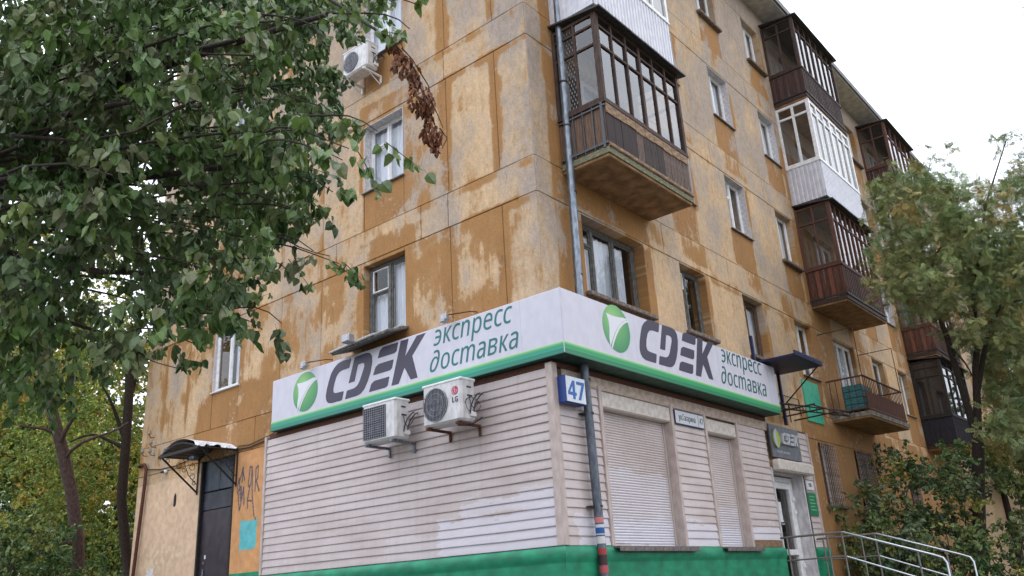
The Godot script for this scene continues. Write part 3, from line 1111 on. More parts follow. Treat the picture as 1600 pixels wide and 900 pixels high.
	if k.get("coil", false):
		var ring := []
		for i in 26:
			var a := TAU * i / 22
			ring.append(Vector3(w + 0.03 + 0.015 * sin(a * 2.3), h * 0.38 + sin(a) * 0.1, d * 0.35 + cos(a) * 0.15))
		cb.tube(ring, 0.0045, 0.0045, 6)
		cb.tube([Vector3(w - 0.25, -0.02, d * 0.4), Vector3(w - 0.1, -0.045, d * 0.3), Vector3(w + 0.02, -0.02, 0.05), Vector3(w + 0.02, 0.03, -0.04), Vector3(w - 0.02, 0.08, -0.14)], 0.01, 0.01, 6)
	part("cable", cb, mat("black_blue_cable", srgb(30, 34, 48), 0.5), t)
	if k.get("badge", false):
		var bd := MB.new()
		var disc := PackedVector2Array()
		for i in 28:
			disc.append(Vector2(w * 0.845 + cos(TAU * i / 28) * 0.062, h * 0.72 + sin(TAU * i / 28) * 0.062))
		bd.prism(disc, d, d + 0.003)
		part("badge", bd, mat("badge_red", srgb(176, 30, 76), 0.4), t)
		var ln := MB.new()
		var arc := []
		for i in 18:
			var a := 0.0 - TAU * 0.78 * i / 17.0
			arc.append(Vector3(w * 0.845 + cos(a) * 0.045, h * 0.72 + sin(a) * 0.045, d + 0.004))
		ln.tube(arc, 0.0035, 0.0035, 5)
		ln.box(Vector3(w * 0.845 + 0.005, h * 0.72 - 0.003, d + 0.003), Vector3(w * 0.845 + 0.047, h * 0.72 + 0.003, d + 0.006))
		ln.box(Vector3(w * 0.845 - 0.006, h * 0.72 - 0.024, d + 0.003), Vector3(w * 0.845, h * 0.72 + 0.03, d + 0.006))
		ln.box(Vector3(w * 0.845, h * 0.72 - 0.024, d + 0.003), Vector3(w * 0.845 + 0.014, h * 0.72 - 0.018, d + 0.006))
		ln.cbox(Vector3(w * 0.845 - 0.03, h * 0.72 + 0.014, d + 0.003), Vector3(w * 0.845 - 0.018, h * 0.72 + 0.026, d + 0.006), 0.003)
		part("badge_mark", ln, mat("badge_pale", srgb(236, 200, 210), 0.4), t)
		part("lettering", flat_text("LG", 0.075, 0.95, 0.0, true, true), mat("badge_letters", srgb(52, 50, 56), 0.5), t, Transform3D(Basis(), Vector3(w * 0.845, h * 0.44, d + 0.001)))


func pt(s: float, y: float, d: float, f: Transform3D) -> Vector3:
	return f * Vector3(s, y, d)


func broadleaf(called: String, label: String, category: String, group: String, base: Vector3, stems: Array, clumps: Array, leaf: ArrayMesh, count: int, tones: Array, droop: float, size: float, bark: Material, single := 0) -> Node3D:
	# stems: arrays [points, r0, r1] in world space; clumps: [centre, radius, squash]
	var t := thing(called, label, category, Transform3D(Basis(), base), group)
	var back := Transform3D(Basis(), -base)
	var i := 0
	for s in stems:
		var b := MB.new()
		b.tube(s[0], s[1], s[2], 9 if s[1] > 0.08 else 6)
		part("trunk" if i == 0 else "branch", b, bark, t, back)
		i += 1
	var total := 0.0
	for c in clumps:
		total += c[1] * c[1]
	var where := []
	var tint := []
	var twigs := MB.new()
	for c in clumps:
		var n := int(count * c[1] * c[1] / total)
		var tone: Color = tones[rng.randi() % tones.size()]
		var sprays := maxi(1, n / 12)
		for q in sprays:
			# a spray: a short twig that carries a dozen leaves
			var dir := rand_dir()
			var p0: Vector3 = c[0] + Vector3(dir.x, dir.y * c[2], dir.z) * c[1] * pow(rng.randf(), 0.45)
			var out := (dir * 0.8 + rand_dir() * 0.6 + Vector3(0, -0.15, 0)).normalized()
			var ln := rng.randf_range(0.18, 0.42) * size * 8.0
			twigs.tube([p0, p0 + out * ln], 0.0035 * size * 12.0, 0.0015 * size * 12.0, 3, false)
			var tn := tone.lerp(tones[rng.randi() % tones.size()], rng.randf_range(0.0, 0.6))
			for e in 12:
				var p := p0 + out * ln * (e / 11.0) + rand_dir() * 0.45 * size
				where.append(back * hang(p, rng.randf_range(0.55, 1.3), droop))
				var v := rng.randf_range(0.7, 1.35)
				tint.append(Color(tn.r * v, tn.g * v, tn.b * v))
	part("twigs", twigs, bark, t, back)
	(t.get_node("twigs") as Node).set_meta("kind", "stuff")
	if single > 0:
		var order := range(where.size())
		order.sort_custom(func(a, b): return (base + where[a].origin).distance_to(cam_pos) < (base + where[b].origin).distance_to(cam_pos))
		var chosen := {}
		for a in order:
			if chosen.size() >= single:
				break
			var q := cam_basis.inverse() * (base + (where[a] as Transform3D).origin - cam_pos)
			if q.z < -1.0 and absf(q.x / q.z) < 0.62 and absf(q.y / q.z) < 0.35:
				chosen[a] = true
		var lm := []
		for v in 6:
			var tn: Color = tones[v % tones.size()]
			var m := mat("%s_single_leaf_%d" % [called, v], Color(tn.r, tn.g, tn.b).linear_to_srgb(), 0.42)
			m.backlight_enabled = true
			m.backlight = Color(0.3, 0.36, 0.09)
			lm.append(m)
		var w2 := []
		var t2 := []
		for a in where.size():
			if chosen.has(a):
				part("leaf", leaf, lm[rng.randi() % 6], t, where[a])
			else:
				w2.append(where[a])
				t2.append(tint[a])
		where = w2
		tint = t2
	scatter(t, "crown", leaf, where, tint, leaf_material())
	return t


func limb(a: Vector3, b: Vector3, sag: float) -> Array:
	var pts := []
	var kink := rand_dir() * a.distance_to(b) * 0.05
	for i in 7:
		var t := i / 6.0
		pts.append(a.lerp(b, t) + Vector3(0, sag * 4.0 * t * (1.0 - t), 0) + kink * sin(t * PI * 2.0))
	return pts


# ------------------------------------------------------------------ the scene
func _ready() -> void:
	rng.seed = 4711
	var cam := Camera3D.new()
	cam.name = "camera"
	cam.transform = Transform3D(cam_basis, cam_pos)
	cam.fov = rad_to_deg(2.0 * atan(450.0 / FOC))
	cam.near = 0.05
	cam.far = 600.0
	add_child(cam)

	var we := WorldEnvironment.new()
	we.name = "world"
	var env := Environment.new()
	env.background_mode = Environment.BG_SKY
	var sm := ProceduralSkyMaterial.new()
	sm.sky_top_color = srgb(236, 242, 252)
	sm.sky_horizon_color = srgb(150, 154, 162)
	sm.sky_curve = 0.7
	sm.sky_energy_multiplier = 1.7
	sm.ground_bottom_color = srgb(96, 90, 82)
	sm.ground_horizon_color = srgb(150, 148, 144)
	var sky := Sky.new()
	sky.sky_material = sm
	env.sky = sky
	env.tonemap_mode = Environment.TONE_MAPPER_LINEAR
	env.tonemap_exposure = 1.14
	env.sdfgi_enabled = true
	env.ssao_enabled = true
	env.ssil_enabled = true
	we.environment = env
	add_child(we)

	var sun := DirectionalLight3D.new()
	sun.name = "sun"
	sun.light_energy = 0.18
	sun.light_color = Color(1.0, 0.97, 0.93)
	sun.light_angular_distance = 25.0
	sun.shadow_enabled = true
	add_child(sun)
	sun.look_at_from_position(Vector3(9, 14, 3), Vector3.ZERO)

	# ---- ground
	var g := MB.new()
	g.quad(Vector3(-300, 0, 300), Vector3(300, 0, 300), Vector3(300, 0, -300), Vector3(-300, 0, -300))
	structure(part("ground", g, mottled("worn_grass_and_soil", srgb(62, 62, 40), srgb(104, 96, 70), Vector3(0.4, 0.4, 0.4), 0.95), self))
	var pv := MB.new()
	pv.box(Vector3(-14, -0.1, 0.6), Vector3(14, 0.004, 11.5))
	structure(part("pavement", pv, mottled("worn_asphalt", srgb(74, 72, 72), srgb(104, 102, 100), Vector3(1, 1, 1), 0.95, 0.0, 0.3), self))
	var pv2 := MB.new()
	pv2.box(Vector3(3.2, -0.1, -40), Vector3(6.0, 0.008, 0.6))
	structure(part("footpath", pv2, mottled("worn_asphalt", srgb(74, 72, 72), srgb(104, 102, 100), Vector3(1, 1, 1)), self))

	build_house()
	build_shopfront()
	build_sign()
	build_fittings()
	build_trees()


const COLS_END := [[-8.45, -7.53], [-3.85, -2.82]]
const COLS_SIDE := [[4.13, 5.1], [6.68, 7.65], [9.3, 10.25], [14.5, 15.45], [16.75, 17.6], [22.3, 23.25], [24.9, 25.85], [27.5, 28.45], [33.4, 34.35], [36.0, 36.95], [40.0, 40.95], [43.0, 43.95]]
const DOORS_SIDE := [[1.1, 2.9], [11.65, 13.1], [18.9, 20.4], [30.0, 31.5]]


func build_house() -> void:
	var house := thing("apartment_building", "five storey ochre panel apartment block with peeling paint and glazed balconies", "building")
	# where the ochre paint has survived
	var re := [[-11.3, 0.2, 5.0, 7.13, 0.44], [-6.2, 0.0, 4.4, 7.13, 0.5], [-6.2, -2.6, 7.13, 7.75, 0.42], [-9.0, -6.3, 4.3, 5.7, 0.72], [-11.3, -8.9, 4.3, 7.1, 0.36], [-2.82, -1.78, 7.75, 9.9, 0.52], [-0.66, 0.0, 5.0, 7.0, 0.22]]
	for fl in range(0, 4):
		var k := FLOOR_H * fl
		var fade := 1.0 - 0.09 * fl
		for c in COLS_END:
			re.append([c[0] - 0.02, c[1] + 0.02, 4.98 + k, 5.72 + k, 0.86 * fade])
			re.append([c[0] - 0.12, c[1] + 0.5, 7.0 + k, 7.5 + k, 0.62 * fade])
			re.append([c[0] - 0.1, c[0], 5.7 + k, 7.1 + k, 0.8 * fade])
			re.append([c[1], c[1] + 0.16, 5.0 + k, 7.1 + k, 0.72 * fade])
		re.append([-11.3, 0.2, 6.98 + k, 7.13 + k, 0.62 * fade])
		re.append([-2.8, 0.0, 7.56 + k, 7.74 + k, 0.5 * fade])
		re.append([-1.9, -1.64, 4.98 + k, 7.13 + k, 0.95 * fade])
		re.append([-0.78, -0.56, 4.98 + k, 7.13 + k, 0.92 * fade])
	for xj in [-6.2, -5.0, -9.4, -10.3]:
		re.append([xj - 0.06, xj + 0.06, 4.5, 16.0, 0.6])
	var beige := srgb(222, 190, 160)
	var pe := [[-11.3, -8.62, 0.0, 4.2, beige, 0.05, -2.0], [-7.56, -6.3, 0.0, 4.42, srgb(206, 152, 104), 0.04, -2.0], [-7.23, -6.68, 2.6, 3.13, srgb(102, 186, 192), 0.035, -0.75], [-10.7, -9.9, 2.0, 2.75, srgb(226, 222, 224), 0.25, 0.05], [-10.9, -8.9, 2.2, 3.2, srgb(226, 202, 168), 0.4, 0.1]]
	var me := facade_material("painted_end_wall", uv_end.x, uv_end.y, uv_end.w, 72.0, re, pe, 11, 0.0, 0.17, "scrawl")
	var rs := [[8.6, 22.0, 0.0, 4.9, 0.93], [10.4, 11.7, 4.5, 12.0, 0.8], [0.42, 0.98, 5.0, 16.0, 0.7], [0.75, 3.15, 5.5, 7.75, 0.86], [13.0, 14.3, 4.9, 9.0, 0.62], [17.6, 19.0, 4.9, 9.0, 0.7], [8.6, 9.3, 4.9, 7.7, 0.5], [5.4, 10.4, 7.0, 7.2, 0.6]]
	for fl in range(0, 4):
		var k := FLOOR_H * fl
		var fade := 1.0 - 0.07 * fl
		for c in COLS_SIDE:
			rs.append([c[0] - 0.02, c[1] + 0.02, 4.98 + k, 5.8 + k, 0.84 * fade])
			rs.append([c[1] - 0.02, c[1] + 0.16, 5.7 + k, 7.15 + k, 0.7 * fade])
			rs.append([c[0] + 0.2, c[1] + 0.35, 4.5 + k, 5.0 + k, 0.5 * fade])
		rs.append([0.2, 22.0, 7.02 + k, 7.13 + k, 0.42 * fade])
		rs.append([3.1, 3.9, 7.2 + k, 7.7 + k, 0.45])
	var ms := facade_material("painted_long_wall", uv_side.x, uv_side.y, uv_side.w, 72.0, rs, [], 37, 0.0, 0.04)

	# end wall, floor by floor
	var joints_end := [-11.16, -10.3, -9.4, -6.2, -5.0, -1.77, -0.68, -0.007]
	for fl in range(0, 4):
		var k := FLOOR_H * fl
		var band := [-11.16, -9.0, -6.9, -4.6, -2.42, -1.8, -0.007]
		for i in band.size() - 1:
			wall_panel(house, f_end, uv_end, me, band[i], band[i + 1], 4.38 + k, 4.98 + k, 0.006, 0.004)
		zone(house, f_end, uv_end, me, joints_end, COLS_END, 4.98 + k, 7.13 + k, 5.72 + k, 7.06 + k)
	wall_panel(house, f_end, uv_end, me, -11.16, -5.0, 15.38, 16.1)
	wall_panel(house, f_end, uv_end, me, -5.0, -0.007, 15.38, 16.1)
	wall_panel(house, f_end, uv_end, me, -11.16, -8.65, 0.0, 4.38)
	wall_panel(house, f_end, uv_end, me, -7.5, -6.2, 0.0, 4.38, 0.002)
	wall_panel(house, f_end, uv_end, me, -8.65, -7.5, 0.0, 1.35)
	wall_panel(house, f_end, uv_end, me, -6.2, -0.007, 0.0, 4.38, 0.002)
	# the two walls that the photograph does not show close the house
	var bk := MB.new()
	bk.box(Vector3(-11.16, 0, -48.0), Vector3(-10.8, 16.1, -0.345))
	bk.box(Vector3(-10.8, 0, -48.0), Vector3(-0.345, 16.1, -47.66))
	bk.box(Vector3(-10.8, 0.2, -47.6), Vector3(-0.345, 0.4, -0.36))
	part("rear_wall", bk, mottled("plain_ochre_wall", srgb(150, 104, 54), srgb(196, 160, 116), Vector3(0.5, 0.5, 0.5), 0.95), house)

	# long wall
	var cols := COLS_SIDE.duplicate()
	cols.append_array(DOORS_SIDE)
	cols.sort_custom(func(a, b): return a[0] < b[0])
	for fl in range(0, 4):
		var k := FLOOR_H * fl
		var s := 0.007
		var i := 0
		while s < 48.0:
			var e: float = minf(48.0, s + [0.95, 2.65, 2.55, 2.6, 2.1, 2.85][i % 6])
			wall_panel(house, f_side, uv_side, ms, s, e, 4.38 + k, 4.98 + k, 0.005, 0.004)
			s = e
			i += 1
		zone(house, f_side, uv_side, ms, [0.007, 0.98, 48.0], cols, 4.98 + k, 7.13 + k, 5.82 + k, 7.1 + k)
	for s in range(0, 48, 4):
		wall_panel(house, f_side, uv_side, ms, maxf(s, 0.007), s + 4, 15.38, 16.1)
	# ground floor of the long wall, with openings behind the shutters and the shop door
	for r in [[0.007, 1.0, 0.0, 4.38], [3.0, 4.1, 0.0, 4.38], [5.3, 6.55, 0.0, 4.38], [7.95, 9.4, 0.0, 4.38], [1.0, 3.0, 0.0, 2.1], [4.1, 5.3, 0.0, 2.1], [6.55, 7.95, 0.0, 1.28], [1.0, 3.0, 4.3, 4.38], [4.1, 5.3, 4.3, 4.38], [6.55, 7.95, 3.52, 4.38],
			[9.4, 10.35, 0.0, 3.04], [9.4, 10.35, 4.33, 4.38], [10.35, 11.62, 0.0, 4.38], [11.62, 12.88, 0.0, 3.04], [11.62, 12.88, 4.35, 4.38], [12.88, 15.5, 0.0, 4.38], [15.5, 16.5, 0.0, 3.04], [15.5, 16.5, 4.33, 4.38], [16.5, 48.0, 0.0, 4.38]]:
		wall_panel(house, f_side, uv_side, ms, r[0], r[1], r[2], r[3], 0.002)
	# roof with its overhanging eaves
	var rf := MB.new()
	rf.cbox(Vector3(-11.5, 16.1, -48.4), Vector3(0.6, 16.24, 0.3), 0.02)
	part("eaves", rf, mottled("grey_eaves_concrete", srgb(180, 176, 172), srgb(206, 202, 198), Vector3(0.6, 0.6, 0.6), 0.95, 0.0, 0.3), house)
	var ed := MB.new()
	ed.cbox(Vector3(0.6, 16.12, -48.4), Vector3(0.65, 16.3, 0.33), 0.008)
	ed.cbox(Vector3(-11.5, 16.12, 0.3), Vector3(0.6, 16.3, 0.35), 0.008)
	part("eaves_flashing", ed, mottled("grey_flashing", srgb(92, 92, 94), srgb(130, 130, 132), Vector3(2, 2, 2), 0.6, 0.2), house)
	var rt := MB.new()
	rt.quad(Vector3(-11.5, 16.3, 0.3), Vector3(0.6, 16.3, 0.3), Vector3(-4, 17.6, -6), Vector3(-7, 17.6, -6))
	rt.quad(Vector3(0.6, 16.3, 0.3), Vector3(0.6, 16.3, -48.4), Vector3(-4, 17.6, -42), Vector3(-4, 17.6, -6))
	rt.quad(Vector3(-11.5, 16.3, -48.4), Vector3(-11.5, 16.3, 0.3), Vector3(-7, 17.6, -6), Vector3(-7, 17.6, -42))
	rt.quad(Vector3(0.6, 16.3, -48.4), Vector3(-11.5, 16.3, -48.4), Vector3(-7, 17.6, -42), Vector3(-4, 17.6, -42))
	rt.quad(Vector3(-4, 17.6, -6), Vector3(-4, 17.6, -42), Vector3(-7, 17.6, -42), Vector3(-7, 17.6, -6))
	part("roof", rt, mottled("dark_tin_roof", srgb(52, 50, 52), srgb(84, 80, 80), Vector3(2, 2, 2), 0.7, 0.2), house)

	# ---- windows of the end wall
	var white_full := [[0.0, 1.0, 1.0]]
	put_window(house, f_end, -3.85, -2.82, 5.72, 7.06, {"frame": old_frame(), "cuts": [0.5], "vent": 0, "vent_part": 0.36, "vent_frame": pvc(), "curtain": [[0.0, 0.48, 0.66], [0.5, 1.0, 1.0]], "sill": "none", "bar": 0.07})
	put_window(house, f_end, -3.85, -2.82, 8.47, 9.81, {"cuts": [0.46], "vent": 0, "vent_part": 0.3, "reveal": true, "curtain": white_full, "sill": "thin", "deep": 0.16})
	put_window(house, f_end, -3.85, -2.82, 11.22, 12.56, {"cuts": [0.5], "reveal": true, "curtain": white_full, "sill": "thin"})
	put_window(house, f_end, -3.85, -2.82, 13.97, 15.31, {"cuts": [0.5], "curtain": white_full, "sill": "thin"})
	put_window(house, f_end, -8.45, -7.53, 5.72, 7.06, {"cuts": [0.55], "reveal": true, "sill": "white", "deep": 0.05, "curtain": [[0.56, 1.0, 1.0]]})
	for k in 3:
		put_window(house, f_end, -8.45, -7.53, 8.47 + FLOOR_H * k, 9.81 + FLOOR_H * k, {"cuts": [0.5], "sill": "thin", "curtain": white_full})
	# ---- windows of the long wall
	put_window(house, f_side, 1.1, 2.9, 5.82, 7.1, {"frame": old_frame(), "cuts": [0.27, 0.64], "vent": 0, "vent_part": 0.26, "bar": 0.07, "deep": 0.2, "curtain": [[0.0, 0.25, 0.75], [0.28, 0.9, 0.93]], "sill": "ledge"})
	var n := 0
	for c in COLS_SIDE:
		for fl in range(0, 4):
			if c[0] > 32.0 and fl < 1:
				continue
			var k := {"cuts": [0.42 + 0.05 * (n % 3)], "deep": 0.14}
			if fl == 0 and c[0] < 8.0:
				k = {"frame": brown_frame() if c[0] > 6 else old_frame(), "cuts": [0.42], "vent": 0, "vent_part": 0.3, "vent_frame": pvc() if c[0] < 6 else brown_frame(), "deep": 0.16, "bar": 0.06, "curtain": [[0.45, 1.0, 0.9]] if c[0] > 6 else []}
			elif fl == 0:
				k.sill = "thin"
				k.curtain = [[0.0, 0.35, 1.0]]
			else:
				k.reveal = (n * 7 + fl) % 3 == 0 or (c[0] < 8 and fl == 2) or (c[0] < 6)
				k.sill = "thin" if k.reveal else "ledge"
				if n % 3 == 0:
					k.curtain = [[0.06, 0.34, 1.0], [0.62, 0.96, 1.0]]
				elif n % 2 == 0:
					k.curtain = [[0.5, 1.0, 1.0]]
				elif n % 5 == 1:
					k.curtain = [[0.0, 1.0, 1.0]]
				if n % 4 == 1:
					k.vent = 0
			put_window(house, f_side, c[0], c[1], 5.82 + FLOOR_H * fl, 7.1 + FLOOR_H * fl, k)
			n += 1
	for ci in DOORS_SIDE.size():
		var c: Array = DOORS_SIDE[ci]
		for fl in range(0, 4):
			if ci == 0 and fl == 0:
				continue
			put_window(house, f_side, c[0], c[1], 5.82 + FLOOR_H * fl, 7.1 + FLOOR_H * fl, {"cuts": [0.3, 0.62] if ci != 1 or fl > 0 else [0.36, 0.7], "vent": 1 if ci == 0 else -1, "curtain": [[0.35, 0.9, 1.0]], "sill": "thin", "deep": 0.1})
	put_window(house, f_side, 9.4, 10.35, 3.04, 4.33, {"frame": brown_frame(), "cuts": [0.5], "bars": true, "sill": "ledge", "curtain": [[0.0, 1.0, 1.0]]})
	put_window(house, f_side, 11.62, 12.88, 3.04, 4.35, {"frame": brown_frame(), "cuts": [0.5], "bars": true, "sill": "ledge"})
	put_window(house, f_side, 15.5, 16.5, 3.04, 4.33, {"frame": brown_frame(), "cuts": [0.5], "bars": true, "sill": "ledge"})

	# ---- balconies
	var grey := [wood_grey(), wood_grey(), mottled("dark_grey_wood", srgb(44, 36, 38), srgb(84, 70, 66), Vector3(9, 0.8, 9), 0.9, 0.0, 0.3), mottled("charcoal_wood", srgb(52, 44, 46), srgb(72, 60, 58), Vector3(9, 0.8, 9), 0.9)]
	var first := balcony(house, f_side, 0.7, 3.22, 7.63, {"planks": grey, "side_planks": [mottled("brown_board", srgb(86, 66, 54), srgb(118, 94, 78), Vector3(6, 0.6, 6), 0.85)], "plank": 0.2, "edge": mottled("green_yellow_old_paint", srgb(92, 92, 72), srgb(136, 132, 106), Vector3(2, 8, 2), 0.85), "bar_mat": mottled("grey_railing_paint", srgb(62, 66, 72), srgb(92, 96, 102), Vector3(4, 4, 4), 0.6), "rows": [0.0, 0.64, 0.86, 1.0], "cols": 6, "bars": false, "top": 2.58})
	var top := MB.new()
	for i in 9:
		var a := 2.52 * i / 9.0
		top.cbox(Vector3(a + 0.004, 0.74 + 0.012 * (i % 3), 0.872), Vector3(a + 0.276, 0.93 - 0.006 * (i % 2), 0.89), 0.004)
	part("peeled_board", top, wood_peeled(), first)
	var lowb := MB.new()
	lowb.cbox(Vector3(-0.01, 0.16, 0.88), Vector3(2.53, 0.22, 0.91), 0.006)
	lowb.cbox(Vector3(-0.02, 0.15, 0.872), Vector3(2.54, 0.165, 0.9), 0.004)
	part("bottom_board", lowb, wood_peeled(), first)
	var sr := MB.new()
	for i in 5:
		sr.box(Vector3(-0.03, 0.16, 0.1 + i * 0.18), Vector3(-0.018, 0.9, 0.115 + i * 0.18))
	sr.box(Vector3(-0.034, 0.2, 0.02), Vector3(-0.014, 0.235, 0.88))
	sr.box(Vector3(-0.034, 0.85, 0.02), Vector3(-0.014, 0.875, 0.88))
	sr.box(Vector3(-0.036, 0.14, 0.8), Vector3(-0.012, 0.92, 0.84))
	part("side_railing", sr, mottled("grey_railing_paint", srgb(62, 66, 72), srgb(92, 96, 102), Vector3(4, 4, 4), 0.6), first)
	var net := MB.new()
	for i in 14:
		for j in 22:
			if (i + j) % 2 == 0:
				net.box(Vector3(0.06, 1.0 + j * 0.07, 0.06 + i * 0.028), Vector3(0.064, 1.045 + j * 0.07, 0.076 + i * 0.028))
	part("lace_curtain", net, curtain_mat(), first)
	stuff(first.get_node("lace_curtain"))
	balcony(house, f_side, 0.7, 3.22, 10.38, {"style": "white", "frame": pvc(), "rows": [0.0, 0.7, 1.0], "cols": 5, "edge": metal_dark(), "roof": false, "top": 2.74})
	balcony(house, f_side, 0.7, 3.22, 13.13, {"planks": grey, "plank": 0.14, "cols": 6})
	var red := [wood_red(), wood_red(), mottled("red_brown_wood_pale", srgb(104, 60, 46), srgb(136, 84, 66), Vector3(8, 0.7, 8), 0.8)]
	var red2 := [mottled("plum_brown_wood", srgb(68, 46, 42), srgb(98, 70, 62), Vector3(8, 0.7, 8), 0.8), mottled("plum_brown_wood_dark", srgb(56, 38, 36), srgb(84, 60, 54), Vector3(8, 0.7, 8), 0.8)]
	balcony(house, f_side, 10.6, 13.42, 4.88, {"style": "open", "edge": concrete()})
	balcony(house, f_side, 10.6, 13.42, 7.63, {"planks": red, "frame": mottled("brown_frame_wood", srgb(74, 44, 36), srgb(104, 66, 54), Vector3(8, 0.7, 8), 0.75), "rows": [0.0, 0.72, 1.0], "cols": 8, "top": 2.58})
	balcony(house, f_side, 10.6, 13.42, 10.38, {"style": "white", "frame": pvc(), "rows": [0.0, 0.8, 1.0], "cols": 6, "edge": metal_dark(), "roof": false, "top": 2.72})
	balcony(house, f_side, 10.6, 13.42, 13.13, {"planks": red2, "frame": wood_dark(), "rows": [0.0, 0.78, 1.0], "cols": 7, "top": 2.5})
	var boarded := balcony(house, f_side, 18.1, 20.9, 4.88, {"planks": [mottled("navy_dark_boards", srgb(30, 30, 40), srgb(52, 50, 60), Vector3(6, 1, 6), 0.8)], "frame": metal_dark(), "cols": 4, "plank": 0.2})
	for i in 7:
		var scr := MB.new()
		scr.cbox(Vector3(0.04 + i * 0.39, 0.98, 0.78), Vector3(0.42 + i * 0.39, 2.64, 0.8), 0.004)
		part("dark_board", scr, mottled("navy_dark_boards", srgb(30, 30, 40), srgb(52, 50, 60), Vector3(6, 1, 6), 0.8), boarded)
	for i in 2:
		var scr := MB.new()
		scr.cbox(Vector3(0.03, 0.98, 0.04 + i * 0.38), Vector3(0.05, 2.64, 0.41 + i * 0.38), 0.004)
		part("dark_board", scr, mottled("navy_dark_boards", srgb(30, 30, 40), srgb(52, 50, 60), Vector3(6, 1, 6), 0.8), boarded)
	balcony(house, f_side, 18.1, 20.9, 7.63, {"planks": red, "frame": wood_red(), "rows": [0.0, 0.75, 1.0], "cols": 6})
	balcony(house, f_side, 18.1, 20.9, 10.38, {"planks": red2, "frame": pvc(), "rows": [0.0, 0.75, 1.0], "cols": 5, "plank": 0.2})
	balcony(house, f_side, 18.1, 20.9, 13.13, {"planks": red2, "frame": mottled("brown_frame_wood", srgb(74, 44, 36), srgb(104, 66, 54), Vector3(8, 0.7, 8), 0.75), "rows": [0.0, 0.66, 1.0], "cols": 5, "top": 2.5})
	balcony(house, f_side, 29.4, 32.1, 13.13, {"planks": red2, "frame": pvc(), "rows": [0.0, 0.75, 1.0], "cols": 4, "plank": 0.3, "top": 2.5})
	balcony(house, f_side, 29.4, 32.1, 10.38, {"planks": red, "frame": wood_dark(), "rows": [0.0, 1.0], "cols": 4, "plank": 0.3})
	balcony(house, f_side, 29.4, 32.1, 7.63, {"planks": red, "frame": wood_dark(), "rows": [0.0, 1.0], "cols": 4, "plank": 0.3})

	# ---- entrance door in the end wall
	var d := holder("entrance_door", house, f_end * Transform3D(Basis(), Vector3(-8.65, 1.35, 0)))
	var leaf := MB.new()
	leaf.cbox(Vector3(0.05, 0, -0.1), Vector3(1.1, 2.08, -0.05), 0.008)
	part("door_leaf", leaf, mottled("dark_violet_steel_door", srgb(44, 36, 44), srgb(62, 52, 60), Vector3(0.8, 0.5, 0.8), 0.45, 0.1), d)
	var tr := MB.new()
	tr.cbox(Vector3(0.05, 2.09, -0.1), Vector3(1.1, 2.42, -0.056), 0.008)
	part("lintel_panel", tr, mottled("dark_slate_steel", srgb(46, 48, 58), srgb(66, 70, 80), Vector3(0.8, 0.5, 0.8), 0.5, 0.1), d)
	for i in 2:
		var tp := MB.new()
		tp.cbox(Vector3(0.05 + 0.53 * i, 2.44, -0.1), Vector3(0.57 + 0.53 * i, 3.02, -0.06), 0.01)
		part("transom_panel", tp, mottled("blue_grey_steel", srgb(52, 62, 76), srgb(74, 86, 100), Vector3(0.8, 0.5, 0.8), 0.4, 0.1), d)
	var df := MB.new()
	df.cbox(Vector3(0, 0, -0.12), Vector3(0.05, 3.03, 0.012), 0.006)
	df.cbox(Vector3(1.1, 0, -0.12), Vector3(1.15, 3.03, 0.012), 0.006)
	part("door_frame", df, metal_dark(), d)
	var kn := MB.new()
	kn.cbox(Vector3(0.2, 0.85, -0.05), Vector3(0.24, 1.02, -0.02), 0.006)
	kn.cbox(Vector3(0.19, 1.1, -0.05), Vector3(0.235, 1.15, -0.03), 0.006)
	part("handle", kn, metal_grey(), d)
	var nt := MB.new()
	nt.cbox(Vector3(0.22, 1.2, -0.05), Vector3(0.27, 1.27, -0.045), 0.002)
	part("paper_scrap", nt, pvc(), d)


# the panels of one storey: piers between the window columns, spandrels below and strips above the openings
func zone(house: Node, f: Transform3D, uv: Vector4, m: Material, joints: Array, cols: Array, y0: float, y1: float, w0: float, w1: float) -> void:
	var cuts := joints.duplicate()
	for c in cols:
		cuts.append(c[0])
		cuts.append(c[1])
	cuts.sort()
	for i in cuts.size() - 1:
		var a: float = cuts[i]
		var b: float = cuts[i + 1]
		var open := false
		for c in cols:
			if a >= c[0] - 0.001 and b <= c[1] + 0.001:
				open = true
		if open:
			wall_panel(house, f, uv, m, a, b, y0, w0, 0.005, -0.006)
			wall_panel(house, f, uv, m, a, b, w1, y1, 0.001, -0.002)
		else:
			wall_panel(house, f, uv, m, a, b, y0, y1)


